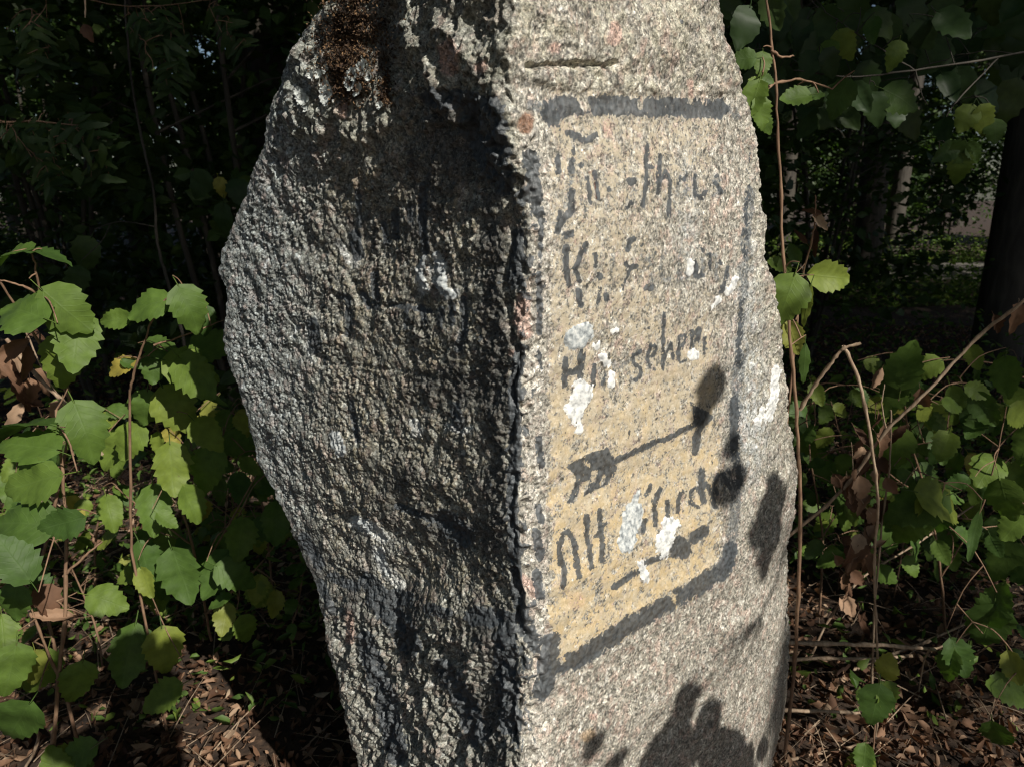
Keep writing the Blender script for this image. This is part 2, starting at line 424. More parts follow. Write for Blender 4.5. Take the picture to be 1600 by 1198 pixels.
# ---- paint and lichen, as fields on the stone
ex = np.minimum(X - XL[:, None], XR[:, None] - X); efade = sstep(-0.002, 0.030, ex) * front
D = D * efade + (1 - efade) * (0.004 * nA + 0.0035 * nB + 0.0032 * nC + 0.0016 * nD + 0.0010 * nF + 0.002)
Xd, Yd_ = X + NX * D, Y + NY * D; depd = Yd_ * cp - Zr * sp
PX = 800 + F * Xd / depd; PY = 599 - F * (Yd_ * sp + Zr * cp) / depd
def mask(fl, soft=1.3): return sstep(-soft, soft, fl)
BLACK = [
 ([(862, 180), (868, 168), (900, 163)], 16), ([(900, 166), (945, 166), (985, 166)], 14), ([(985, 167), (1040, 168), (1122, 170)], 15),
 ([(888, 208), (900, 213), (916, 221), (931, 212)], 5), ([(897, 215), (897, 240)], 2), ([(871, 243), (872, 270)], 4), ([(893, 252), (893, 268)], 4.5),
 ([(908, 258)], 4), ([(918, 276), (919, 292), (922, 316)], 3), ([(929, 270), (932, 290), (934, 312)], 3.2), ([(984, 284), (990, 284)], 6), ([(952, 296)], 4.5),
 ([(893, 300), (892, 330), (878, 345), (871, 362)], 5), ([(1011, 225), (1008, 258), (1011, 285), (1004, 322)], 3.3), ([(1008, 262), (1018, 260)], 3.2),
 ([(1031, 243), (1030, 275), (1028, 302)], 3.4), ([(1030, 288), (1041, 268), (1047, 285), (1046, 310), (1044, 338)], 3.0),
 ([(1060, 287), (1062, 277), (1070, 281), (1073, 270)], 2.2), ([(1086, 275), (1086, 305), (1096, 310), (1102, 300)], 3.4), ([(1118, 286), (1127, 302)], 3.2), ([(1117, 277), (1122, 275)], 2.2),
 ([(980, 325), (985, 318)], 4), ([(875, 330), (872, 350)], 3),
 ([(884, 385), (883, 415), (889, 446)], 4.8), ([(915, 383), (904, 408), (898, 420)], 4), ([(898, 420), (906, 440)], 4), ([(904, 455), (907, 476)], 5),
 ([(930, 398), (931, 418)], 3), ([(936, 432)], 6), ([(981, 390), (984, 377), (990, 373)], 4), ([(978, 412), (985, 420), (993, 416)], 3.4), ([(984, 420), (978, 438), (973, 452)], 2.2),
 ([(933, 478), (938, 450)], 2.5), ([(947, 462), (949, 468)], 4.5), ([(1010, 450), (1018, 450)], 5), ([(1086, 410), (1088, 432), (1096, 430)], 4), ([(1108, 398), (1110, 422)], 2.4),
 ([(1124, 402), (1125, 412)], 2.4), ([(1137, 418), (1134, 440), (1127, 456)], 3), ([(884, 368), (892, 366)], 6),
 ([(883, 562), (882, 602)], 4.6), ([(909, 550), (906, 588)], 5), ([(886, 582), (905, 578)], 5.5), ([(928, 570), (926, 602)], 3.4), ([(942, 600), (946, 585)], 2.5),
 ([(1001, 549), (989, 556), (990, 568), (1002, 577), (1000, 588), (992, 594)], 3.0), ([(1012, 560), (1022, 554), (1025, 542), (1016, 540), (1012, 553), (1014, 575), (1022, 576)], 2.6),
 ([(1038, 490), (1036, 520), (1036, 576)], 2.6), ([(1040, 556), (1048, 535), (1051, 560)], 2.2), ([(1061, 546), (1070, 535), (1070, 524), (1062, 526), (1059, 545), (1062, 566), (1070, 563)], 2.8),
 ([(1082, 518), (1080, 544)], 3), ([(1083, 522), (1092, 515), (1088, 532)], 4), ([(1101, 528), (1100, 552)], 2.6), ([(1012, 510)], 3.5),
 ([(1086, 662), (1035, 688)], 4), ([(1030, 687), (1012, 696), (990, 706), (962, 720)], 4.2), ([(1090, 676), (1086, 705)], 6),
 ([(876, 880), (874, 850), (881, 832), (888, 830), (897, 845), (900, 872), (905, 900)], 4.2), ([(876, 868), (882, 890), (880, 915)], 4.2),
 ([(917, 806), (916, 832), (921, 858), (924, 886)], 4), ([(937, 797), (938, 825), (941, 850), (941, 876)], 4), ([(930, 837), (948, 815)], 2),
 ([(1011, 772), (1016, 757)], 3.4), ([(1031, 765), (1022, 785), (1024, 820)], 3.8), ([(1043, 784), (1043, 806)], 3.4), ([(1066, 768), (1060, 778), (1059, 800)], 3.4),
 ([(1088, 762), (1079, 768), (1079, 785), (1089, 791)], 3), ([(1096, 735), (1095, 765), (1099, 782)], 5), ([(1103, 755), (1112, 770), (1116, 792)], 4),
 ([(1122, 742), (1116, 752), (1117, 764), (1121, 770)], 3.2), ([(1130, 740), (1135, 752), (1141, 762)], 3.6), ([(1138, 733), (1146, 756)], 3), ([(1008, 812), (1004, 826)], 4),
 ([(1006, 880), (1042, 866)], 4.5), ([(1058, 852), (1064, 856)], 17), ([(1082, 840), (1100, 829)], 9), ([(960, 916), (990, 895), (1002, 890)], 5),
 ([(862, 1046), (905, 1028), (960, 990), (1030, 950), (1090, 915), (1130, 888)], 13.5), ([(860, 1000), (856, 1040), (848, 1078)], 15), ([(1132, 884), (1142, 856)], 11),
 ([(1172, 240), (1168, 285)], 3.5), ([(1168, 300), (1166, 345), (1163, 398)], 6.5), ([(1157, 475), (1154, 572)], 8), ([(1148, 625), (1149, 700), (1156, 762)], 9),
 # near the ridge
 ([(828, 245), (838, 330)], 12), ([(812, 370), (806, 440)], 12), ([(846, 345), (844, 400)], 4), ([(842, 430), (843, 520)], 4.5), ([(842, 550), (846, 575)], 3), ([(842, 685), (846, 728)], 5), ([(840, 790), (846, 812)], 5),
 ([(838, 895), (844, 930)], 7), ([(838, 830), (844, 868)], 7), ([(812, 545), (803, 620), (806, 700), (800, 780), (804, 850), (808, 930), (820, 985)], 9), ([(826, 985), (836, 1010)], 10),
 # left face
 ([(672, 152), (730, 158), (775, 165)], 15), ([(735, 190), (756, 230), (788, 285)], 20), ([(770, 175), (790, 240)], 10),
 ([(475, 840), (500, 880)], 9), ([(520, 900), (556, 916)], 8), ([(572, 905), (600, 930), (636, 936)], 12), ([(670, 950), (700, 958)], 9), ([(740, 962), (800, 968)], 14), ([(500, 910), (520, 955)], 7), ([(590, 935), (625, 975), (640, 1010)], 18), ([(690, 1040), (730, 1100), (745, 1150)], 16), ([(790, 990), (790, 1060), (798, 1130)], 18),
 ([(570, 1000), (600, 1080), (620, 1180)], 16),
 ([(662, 290), (660, 350), (665, 390)], 7), ([(618, 330), (618, 370)], 6), ([(600, 350), (604, 380)], 4.5), ([(640, 318), (642, 345)], 4), ([(560, 300), (562, 350)], 5), ([(585, 430), (588, 480)], 6), ([(530, 462), (545, 466), (545, 522)], 5), ([(566, 458), (578, 480)], 5), ([(636, 480), (634, 512)], 4), ([(660, 478), (664, 508)], 4), ([(690, 482), (688, 512)], 4), ([(706, 470), (707, 505)], 4), ([(724, 468), (727, 515), (715, 545)], 6), ([(548, 628), (560, 688)], 4.5),
 ([(695, 812), (725, 838)], 17), ([(622, 790), (680, 812)], 5.5), ([(555, 370), (560, 400)], 9), ([(610, 475), (672, 486)], 4),
 ([(488, 505), (494, 545)], 9), ([(712, 635), (716, 665)], 8), ([(470, 560), (400, 800)], 0.5),
]
fb = stroke_field(BLACK)
for pl in ([(1079, 628), (1116, 650), (1092, 680)],
           [(884, 728), (924, 706), (951, 699), (960, 718), (963, 735), (948, 757), (912, 774), (924, 748), (908, 752)],
           [(900, 742), (908, 752), (898, 784), (884, 786), (894, 768)]):
    fb = np.maximum(fb, poly_field(pl))
holes = stroke_field([([(913, 720), (918, 726)], 3), ([(929, 735), (926, 750)], 4), ([(944, 742), (938, 756)], 2.5), ([(1004, 152), (1002, 168)], 4), ([(1078, 140), (1079, 160)], 5), ([(1096, 148), (1099, 160)], 3.5),
                      ([(905, 150), (915, 168)], 6), ([(880, 1030)], 4), ([(915, 1048)], 7), ([(1010, 985), (1022, 982)], 7), ([(1052, 930), (1060, 960)], 3), ([(893, 1055)], 6)])
fb = np.minimum(fb, -holes)
edge = 1.8 * nC + 1.8 * nG + 1.3 * nF + 0.9 * nE
rag = sstep(12, 17, fb) * 0
big = stroke_field([(p, w_) for p, w_ in BLACK if w_ >= 12])
edge2 = edge + np.where(big > -8, 2.5 * nC + 2.8 * np.clip(nD, -1, 1) * (PY < 400) + 5.0 * n5 + 3.0 * nF, 0)
bord = front * sstep(1140, 1150, PX) * sstep(860, 800, PY)
fb = fb - bord * (3.0 + 6.0 * np.clip(-nF - 0.4 * nC + 0.1, -0.4, 1)) - (big > -4) * 2.5 * np.clip(n5 + nC - 0.2, 0, 1)
black = mask(fb + edge2 + 1.1)
ink = np.clip((fb + edge2 + 1.1) / 6.0, -1, 1)
wear = sstep(0.5, 0.7, nF + 0.35 * nC + 0.25 * nE)           # chips where the stone shows through
black *= 1 - 0.9 * wear * np.where(wl > 0.5, 0.8, 1)
ink = ink - 0.8 * wear
cr_ = np.exp(-((rd - 2) / 20.0) ** 2) * front * sstep(150, 260, PY)
ink = np.maximum(ink, np.clip((cr_ * 1.1 + 0.9 * n5 + 0.9 * nC + 0.4 * nF - 1.15), -1, 0.6))
faded = np.clip(0.15 + 0.9 * sstep(-0.2, 0.6, nB), 0, 1)
black *= 1 - 0.12 * sstep(0.0, 0.7, n5 + 0.5 * nG)
for f_ in ((893, 330, 30, 40), (940, 590, 40, 40), (930, 165, 18, 20), (975, 900, 40, 20), (1090, 420, 50, 30), (895, 235, 10, 20), (935, 470, 25, 20)):
    black *= 1 - 0.35 * gauss(*f_)

WHITE = [
 ([(900, 528), (908, 524)], 17), ([(905, 600), (900, 650)], 10), ([(912, 615), (898, 640)], 14), ([(903, 660), (905, 672)], 5), ([(962, 516)], 6.5), ([(932, 540)], 7), ([(938, 558), (945, 565)], 7),
 ([(956, 586), (955, 602)], 5), ([(1083, 554)], 8.5), ([(1052, 372), (1048, 378)], 5), ([(1046, 360)], 2.5), ([(1078, 410), (1076, 426)], 5.5), ([(1148, 436), (1136, 458)], 5), ([(1122, 468), (1112, 478)], 6),
 ([(1046, 820), (1036, 850)], 13), ([(1050, 822), (1056, 818)], 6), ([(1040, 858), (1036, 864)], 7), ([(988, 800), (978, 850)], 12), ([(992, 780), (996, 768)], 5), ([(1000, 826)], 9), ([(1000, 880), (1010, 900)], 5), ([(1006, 905)], 5), ([(958, 892)], 4),
 ([(1212, 580), (1208, 625), (1196, 655)], 7), ([(1192, 640), (1184, 655)], 5), ([(1150, 485)], 3), ([(1024, 498), (1030, 495)], 3), ([(960, 510), (950, 508)], 5), ([(915, 512), (925, 508)], 3.5), ([(1176, 700), (1180, 708)], 3),
 ([(812, 178), (836, 205), (826, 215)], 6), ([(806, 160)], 5),
]
fw = stroke_field(WHITE) + 1.8 * nC + 1.3 * nG + 0.9 * nE
white = mask(fw + 1.5 * nF)
GREYW = [([(664, 405), (655, 425), (662, 452)], 7), ([(683, 400), (690, 425), (692, 452), (700, 462)], 8), ([(668, 408), (680, 440), (690, 446)], 3.5), ([(712, 458)], 7),
         ([(523, 680), (532, 705)], 8), ([(648, 660), (652, 676)], 8), ([(700, 665), (722, 674), (735, 668)], 5), ([(715, 636), (722, 660)], 5), ([(530, 380), (545, 405), (555, 412)], 6),
         ([(482, 515), (486, 560)], 7), ([(555, 815), (580, 825), (600, 840)], 10), ([(590, 860), (600, 890), (625, 912)], 9), ([(520, 146), (520, 156)], 4)]
greyw = mask(stroke_field(GREYW) + 3.0 * nC + 2.2 * nG + 1.0 * nE)

D += 0.0011 * white + 0.0006 * black * np.where(wr > 0.5, 0.4, 0.5)

P = np.stack([X + NX * D, Y + NY * D, Z + 0.35 * D * sstep(0.15, 1.0, np.abs(NY)) * 0], -1)
# uneven drop of the top
ROUND = sstep(1.64, ZTOP, z_rows)[:, None] * 0.05
P[..., 2] -= ROUND * (np.abs(U) * 1.5 + 0.3 * nA)

# ---- colours
def c3(*c): return np.array(c, float)
def mixc(A, Bc, m_): return A * (1 - m_[..., None]) + np.asarray(Bc) * m_[..., None]
base = np.zeros(X.shape + (3,)) + c3(0.30, 0.285, 0.245)
base = mixc(base, c3(0.47, 0.45, 0.395), 0.9 * sstep(0.0, 0.55, nF + 0.4 * nE))
base = mixc(base, c3(0.72, 0.70, 0.64), 0.75 * sstep(0.32, 0.7, nE + 0.35 * nG))
base = mixc(base, c3(0.46, 0.33, 0.28), 0.45 * sstep(0.28, 0.62, nG + 0.5 * nC))
base = mixc(base, c3(0.46, 0.31, 0.26), 0.5 * sstep(0.62, 0.95, nB + 0.6 * nC))
base = mixc(base, c3(0.055, 0.055, 0.055), 0.85 * sstep(0.15, 0.55, perlin(X*300+3, Y*300+60, Z*220) + 0.3 * nD2))
base = mixc(base, c3(0.10, 0.10, 0.095), 0.5 * sstep(0.2, 0.8, nD))
base = mixc(base, c3(0.15, 0.145, 0.115), 0.65 * sstep(0.25, 0.75, n5 * 0.7 + 0.7 * nC + 0.3 * nF))
base = mixc(base, c3(0.60, 0.585, 0.52), 0.55 * sstep(0.2, 0.7, fbm(X*75+31, Y*75+7, Z*60, 3) + 0.2 * nF))
nH = fbm(X*60+80, Y*60+11, Z*42, 3); nI = fbm(X*120+8, Y*120+51, Z*80, 3)
base = mixc(base, c3(0.47, 0.34, 0.29), 0.45 * sstep(0.15, 0.7, nH))
base = mixc(base, c3(0.10, 0.10, 0.09), 0.60 * sstep(0.30, 0.75, nI))
base = mixc(base, c3(0.70, 0.69, 0.65), 0.55 * sstep(0.30, 0.75, -nI))
# weathered, lichen grey-green film on the natural rock
film = (topR * 0.55 + topL * 0.5 + mar * 0.35) * sstep(-0.5, 0.5, n5)
base = mixc(base, c3(0.33, 0.32, 0.25), film)
# pale washed crest
base = mixc(base, c3(0.50, 0.48, 0.44), 0.62 * np.exp(-((PX - (ridge_px + 26)) / 22.0) ** 2) * front * sstep(-0.7, 0.4, nC + 0.5 * nE) * sstep(130, 220, PY))
# ochre paint of the panel
och_r = framR * sstep(846, 868, PX + 4 * nC) * (0.80 + 0.20 * sstep(330, 520, PY)) * sstep(1150, 1100, PX)
och_r = och_r * (0.62 + 0.42 * nF + 0.30 * nC + 0.30 * n5 + 0.18 * nE) * (1 + 0.25 * sstep(500, 620, PY))
och_r *= 1 - 0.75 * gauss(1080, 400, 70, 90) - 0.55 * gauss(960, 560, 42, 55) 
och_l = framL * sstep(-0.1, 0.5, nF * 0.7 + 0.5 * nC + 0.5 * n5) * sstep(470, 540, PX)
base = mixc(base, c3(0.34, 0.27, 0.16), 0.35 * och_l)
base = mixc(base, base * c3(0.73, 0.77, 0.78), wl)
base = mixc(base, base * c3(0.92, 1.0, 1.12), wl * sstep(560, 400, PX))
base = base * (1 + 0.25 * np.clip(n5, -1, 1) * front)[..., None]
# bluish white wash near the right border
wash = np.clip(gauss(1170, 560, 26, 130) + gauss(1172, 690, 26, 60) + 0.8 * gauss(1075, 330, 16, 110) + 0.5 * gauss(1170, 400, 14, 90) + 0.5 * gauss(600, 860, 40, 45), 0, 1) * sstep(-0.6, 0.4, nC + 0.6 * nE)
base = mixc(base, c3(0.46, 0.50, 0.52), 0.62 * wash)
# pink feldspar veins
pk = stroke_field([([(818, 470), (815, 500), (820, 520)], 12), ([(800, 552)], 7), ([(700, 75), (702, 105)], 14), ([(752, 105)], 9), ([(536, 165), (536, 180)], 7), ([(962, 45), (960, 62)], 10), ([(1078, 128), (1080, 150)], 4), ([(868, 75)], 9),
                   ([(818, 905), (834, 925)], 9), ([(900, 938)], 14), ([(947, 195), (950, 210)], 6), ([(546, 960), (548, 1000)], 6), ([(925, 1118)], 6)]) + 3 * nC + 1.5 * nE
base = mixc(base, c3(0.50, 0.34, 0.29), 0.7 * mask(pk, 3))
base = mixc(base, c3(0.20, 0.10, 0.055), 0.85 * mask(stroke_field([([(822, 188), (820, 198)], 12)]) + 2 * nC + 2 * nE, 3))
base = mixc(base, c3(0.55, 0.57, 0.56), 0.85 * greyw)
FADED = [([(893, 250), (893, 300), (880, 325), (868, 350)], 4), ([(975, 270), (990, 268), (984, 284), (993, 300), (980, 312)], 3), ([(905, 300), (915, 330)], 3), ([(945, 275), (962, 282), (960, 318), (946, 322)], 2.5),
 ([(1060, 280), (1058, 305), (1070, 310), (1074, 280), (1076, 308)], 2.6), ([(1128, 280), (1115, 283), (1119, 294), (1129, 300), (1113, 308)], 2.6), ([(1040, 395), (1032, 412), (1036, 440), (1046, 436)], 2.8),
 ([(957, 398), (956, 446)], 3), ([(1002, 396), (1001, 442)], 3), ([(1002, 412), (1014, 402), (1018, 440)], 2.6), ([(1062, 396), (1062, 440), (1074, 434), (1070, 414)], 2.8), ([(1104, 400), (1118, 396), (1119, 436)], 2.6), ([(1098, 404), (1098, 430)], 2.4),
 ([(945, 572), (958, 566), (958, 602)], 3), ([(968, 568), (968, 600)], 2.6), ([(974, 570), (984, 562), (986, 596)], 2.6), ([(1045, 540), (1052, 538), (1052, 572)], 2.4), ([(987, 794), (983, 842), (1000, 826)], 3), ([(1052, 782), (1050, 812)], 3), ([(1126, 745), (1134, 772)], 3),
 ([(930, 925), (975, 902)], 6), ([(830, 165), (850, 170)], 8), ([(1140, 170), (1150, 182)], 6), ([(1172, 300), (1160, 470)], 7), ([(1155, 560), (1150, 640)], 9), ([(1152, 760), (1140, 880)], 8)]
fad = mask(stroke_field(FADED) + edge + 1.2 * nC, 1.6)
base = mixc(base, c3(0.12, 0.135, 0.145), 0.82 * fad * sstep(-0.5, 0.3, nF + 0.4 * nE + 0.2))
stain_shade = wl * np.clip(1.1 * gauss(715, 225, 75, 75) + 0.8 * gauss(770, 420, 26, 170) + 0.75 * gauss(775, 720, 26, 220) + 0.8 * gauss(700, 600, 80, 45) + 0.7 * gauss(560, 925, 30, 60) + 0.8 * gauss(640, 960, 28, 70) + 0.6 * gauss(760, 980, 50, 40)
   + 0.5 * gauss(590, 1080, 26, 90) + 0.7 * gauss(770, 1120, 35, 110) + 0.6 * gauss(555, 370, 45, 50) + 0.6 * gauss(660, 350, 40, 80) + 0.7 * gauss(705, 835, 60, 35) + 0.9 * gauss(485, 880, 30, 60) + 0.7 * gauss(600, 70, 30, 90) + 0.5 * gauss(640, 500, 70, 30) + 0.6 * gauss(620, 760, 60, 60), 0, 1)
stain_shade = sstep(0.16, 0.80, stain_shade + 0.30 * nB + 0.22 * nC + 0.16 * nE)
base = mixc(base, c3(0.045, 0.047, 0.05), 0.72 * stain_shade)  # black staining, with the shade of hollows painted into the colour too
brn = mask(stroke_field([([(929, 274), (933, 310)], 2.5), ([(921, 270), (928, 268)], 2)]))
base = mixc(base, c3(0.09, 0.035, 0.02), brn)
base = mixc(base, c3(0.30, 0.22, 0.14), 0.8 * mask(stroke_field([([(916, 1150), (922, 1146)], 9)]) + 1.5 * nC, 3))
crack_dark = mask(stroke_field([([(812, 560), (803, 620), (806, 700), (800, 760), (804, 850), (808, 930), (818, 985)], 4)]) + 2 * nC, 2)
base = mixc(base, c3(0.03, 0.033, 0.036), 0.8 * crack_dark)  # near-black line drawn along the ridge crack
base = np.clip(base, 0.01, 0.85)

vid = np.arange(nrow * NC).reshape(nrow, NC)
a_ = vid[:-1, :]; b_ = np.roll(vid, -1, 1)[:-1, :]; c_ = np.roll(vid, -1, 1)[1:, :]; d_ = vid[1:, :]
faces = np.stack([a_.ravel(), b_.ravel(), c_.ravel(), d_.ravel()], 1)
# cap: inner rings closing the top
V = P.reshape(-1, 3)
ring = P[-1]; cen = ring.mean(0); extra = []; capf = []
prev = vid[-1]; nv = nrow * NC
for k in range(1, 7):
    q = k / 6.0
    rv = ring * (1 - q) + cen * q; rv[:, 2] += 0.05 * math.sin(q * math.pi / 2)
    extra.append(rv); cur = np.arange(nv, nv + NC); nv += NC
    capf.append(np.stack([prev, np.roll(prev, -1), np.roll(cur, -1), cur], 1)); prev = cur
V = np.concatenate([V] + extra); faces = np.concatenate([faces] + capf)
sme = mesh_np('waymarker_stone', V, faces)
ca = sme.color_attributes.new('stone_colour', 'FLOAT_COLOR', 'POINT')
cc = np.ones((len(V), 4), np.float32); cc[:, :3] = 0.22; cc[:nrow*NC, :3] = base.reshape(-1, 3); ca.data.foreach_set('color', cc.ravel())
for an_, af_ in (('ink', ink), ('ochre', och_r * (1 - white)), ('ochre_deep', sstep(500, 900, PY + 160 * n5))):
    aa = sme.attributes.new(an_, 'FLOAT', 'POINT'); av = np.full(len(V), -1, np.float32); av[:nrow*NC] = np.asarray(af_).ravel(); aa.data.foreach_set('value', av)
pa = sme.attributes.new('paint', 'FLOAT', 'POINT')
pp_ = np.zeros(len(V), np.float32); pp_[:nrow*NC] = np.clip(black + 0.5 * white, 0, 1).ravel(); pa.data.foreach_set('value', pp_)
pc = sme.attributes.new('coarse', 'FLOAT', 'POINT'); pq_ = np.full(len(V), 0.6, np.float32); pq_[:nrow*NC] = (0.25 + 0.75 * np.clip(1 - wr + topR * 0.6, 0, 1)).ravel(); pc.data.foreach_set('value', pq_)
m, n, l, b = new_mat('weathered_granite')
ac = n.new('ShaderNodeAttribute'); ac.attribute_name = 'stone_colour'
ap = n.new('ShaderNodeAttribute'); ap.attribute_name = 'paint'
geo = n.new('ShaderNodeNewGeometry')
n1 = n.new('ShaderNodeTexNoise'); n1.inputs['Scale'].default_value = 520; n1.inputs['Detail'].default_value = 3; l.new(geo.outputs['Position'], n1.inputs['Vector'])
r1 = ramp(n, [(0.30, (0.45, 0.46, 0.47)), (0.5, (0.98, 0.98, 0.98)), (0.72, (1.55, 1.5, 1.45))]); l.new(n1.outputs[0], r1.inputs[0])
wp = n.new('ShaderNodeVectorMath'); wp.operation = 'MULTIPLY_ADD'; wp.inputs[1].default_value = (0.004, 0.004, 0.004)
l.new(n1.outputs['Color'], wp.inputs[0]); l.new(geo.outputs['Position'], wp.inputs[2])
vo = n.new('ShaderNodeTexVoronoi'); vo.inputs['Scale'].default_value = 330; l.new(wp.outputs[0], vo.inputs['Vector'])
sx = n.new('ShaderNodeSeparateColor'); l.new(vo.outputs['Color'], sx.inputs[0])
r2 = ramp(n, [(0.0, (0.30, 0.30, 0.28)), (0.16, (0.42, 0.42, 0.39)), (0.24, (0.85, 0.85, 0.82)), (0.55, (1.0, 0.99, 0.95)), (0.72, (1.12, 1.04, 0.98)), (0.82, (1.45, 1.45, 1.42)), (1.0, (1.7, 1.7, 1.68))]); l.new(sx.outputs[0], r2.inputs[0])
mz = n.new('ShaderNodeMix'); mz.data_type = 'RGBA'; mz.blend_type = 'MULTIPLY'; mz.inputs[0].default_value = 0.9; l.new(r1.outputs[0], mz.inputs[6]); l.new(r2.outputs[0], mz.inputs[7])
inv = n.new('ShaderNodeMath'); inv.operation = 'MULTIPLY_ADD'; inv.inputs[1].default_value = -0.78; inv.inputs[2].default_value = 0.95; l.new(ap.outputs['Fac'], inv.inputs[0])
mx = n.new('ShaderNodeMix'); mx.data_type = 'RGBA'; mx.blend_type = 'MULTIPLY'; l.new(inv.outputs[0], mx.inputs[0])
l.new(ac.outputs['Color'], mx.inputs[6]); l.new(mz.outputs[2], mx.inputs[7])
def attr(nm):
    q = n.new('ShaderNodeAttribute'); q.attribute_name = nm; return q.outputs['Fac']
def noise(sc_, det):
    q = n.new('ShaderNodeTexNoise'); q.inputs['Scale'].default_value = sc_; q.inputs['Detail'].default_value = det; l.new(geo.outputs['Position'], q.inputs['Vector']); return q.outputs[0]
def madd(x_, k_, c_):
    q = n.new('ShaderNodeMath'); q.operation = 'MULTIPLY_ADD'; l.new(x_, q.inputs[0]); q.inputs[1].default_value = k_
    if isinstance(c_, float): q.inputs[2].default_value = c_
    else: l.new(c_, q.inputs[2])
    return q.outputs[0]
def rng(x_, a_, b_, o0=0.0, o1=1.0):
    q = n.new('ShaderNodeMapRange'); q.inputs[1].default_value = a_; q.inputs[2].default_value = b_; q.inputs[3].default_value = o0; q.inputs[4].default_value = o1; l.new(x_, q.inputs[0]); return q.outputs[0]
def cmix(f_, A_, B_):
    q = n.new('ShaderNodeMix'); q.data_type = 'RGBA'; l.new(f_, q.inputs[0])
    for sk, c_ in ((6, A_), (7, B_)):
        if isinstance(c_, tuple): q.inputs[sk].default_value = (*c_, 1)
        else: l.new(c_, q.inputs[sk])
    return q.outputs[2]
nz1 = noise(430, 4); nz2 = noise(150, 3); nz3 = noise(60, 2)
och = rng(madd(nz1, 1.5, madd(nz2, 1.0, attr('ochre'))), 1.68, 1.95, 0.0, 0.74)
ocol = cmix(attr('ochre_deep'), (0.50, 0.43, 0.31), cmix(rng(nz3, 0.4, 0.6), (0.53, 0.44, 0.29), (0.60, 0.46, 0.25)))
c1_ = cmix(och, mx.outputs[2], ocol)
inkv = madd(nz1, 0.95, madd(nz2, 0.75, attr('ink')))
inkm = rng(inkv, 0.92, 1.05, 0.0, 0.92)
icol = cmix(rng(nz2, 0.35, 0.65), (0.027, 0.031, 0.035), (0.085, 0.098, 0.108))
c2_ = cmix(inkm, c1_, icol)
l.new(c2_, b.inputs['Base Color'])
ro = n.new('ShaderNodeMath'); ro.operation = 'MULTIPLY_ADD'; ro.inputs[1].default_value = -0.20; ro.inputs[2].default_value = 0.62; l.new(inkm, ro.inputs[0]); l.new(ro.outputs[0], b.inputs['Roughness'])
n2 = n.new('ShaderNodeTexNoise'); n2.inputs['Scale'].default_value = 700; n2.inputs['Detail'].default_value = 4; l.new(geo.outputs['Position'], n2.inputs['Vector'])
bp = n.new('ShaderNodeBump'); bp.inputs['Strength'].default_value = 0.9; bp.inputs['Distance'].default_value = 0.0008; n3 = n.new('ShaderNodeTexNoise'); n3.inputs['Scale'].default_value = 330; n3.inputs['Detail'].default_value = 2; l.new(geo.outputs['Position'], n3.inputs['Vector'])
bq = n.new('ShaderNodeBump'); bq.inputs['Distance'].default_value = 0.0016; ar = n.new('ShaderNodeAttribute'); ar.attribute_name = 'coarse'; l.new(ar.outputs['Fac'], bq.inputs['Strength']); l.new(n3.outputs[0], bq.inputs['Height'])
l.new(n2.outputs[0], bp.inputs['Height']); l.new(bq.outputs[0], bp.inputs['Normal']); l.new(bp.outputs[0], b.inputs['Normal'])
M_STONE = m
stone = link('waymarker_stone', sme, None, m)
tag(stone, 'tall rough granite waymarker stone with faded black lettering and arrows on its two front faces', 'stone')

# index map from photograph pixels to points on the stone
Zr2 = P[..., 2] - CAMZ; dp2 = P[..., 1] * cp - Zr2 * sp
qx = 800 + F * P[..., 0] / dp2; qy = 599 - F * (P[..., 1] * sp + Zr2 * cp) / dp2
IM = np.full((1300, 1600), -1, np.int64)
ok = front & (qx > 0) & (qx < 1599) & (qy > 0) & (qy < 1299)
IM[qy[ok].astype(int), qx[ok].astype(int)] = vid[ok]
NRM = np.stack([NX, NY, NZ], -1).reshape(-1, 3)
def on_stone(px, py):
    for r_ in range(6):
        sub = IM[max(0, int(py)-r_):int(py)+r_+1, max(0, int(px)-r_):int(px)+r_+1]; h_ = sub[sub >= 0]
        if len(h_): return Vector(V[h_[0]]), Vector(NRM[h_[0]])
    p = hit(px, py); return p, Vector((0, -1, 0))

# crusts of lichen: thin raised shells over the stone, one object per patch
m, n, l, b = new_mat('white_crust_lichen')
n1 = n.new('ShaderNodeTexNoise'); n1.inputs['Scale'].default_value = 130; n1.inputs['Detail'].default_value = 5
geo = n.new('ShaderNodeNewGeometry'); l.new(geo.outputs['Position'], n1.inputs['Vector'])
r1 = ramp(n, [(0.32, (0.34, 0.35, 0.35)), (0.48, (0.62, 0.63, 0.61)), (0.62, (0.82, 0.82, 0.78))]); l.new(n1.outputs[0], r1.inputs[0]); l.new(r1.outputs[0], b.inputs['Base Color'])
b.inputs['Roughness'].default_value = 0.85
bp = n.new('ShaderNodeBump'); bp.inputs['Distance'].default_value = 0.0008; l.new(n1.outputs[0], bp.inputs['Height']); l.new(bp.outputs[0], b.inputs['Normal'])
M_CRUST = m
m, n, l, b = new_mat('grey_crust_lichen')
n1 = n.new('ShaderNodeTexNoise'); n1.inputs['Scale'].default_value = 160; n1.inputs['Detail'].default_value = 5
geo = n.new('ShaderNodeNewGeometry'); l.new(geo.outputs['Position'], n1.inputs['Vector'])
r1 = ramp(n, [(0.35, (0.20, 0.22, 0.23)), (0.5, (0.42, 0.45, 0.45)), (0.66, (0.66, 0.67, 0.64))]); l.new(n1.outputs[0], r1.inputs[0]); l.new(r1.outputs[0], b.inputs['Base Color'])
b.inputs['Roughness'].default_value = 0.85
M_CRUSTG = m
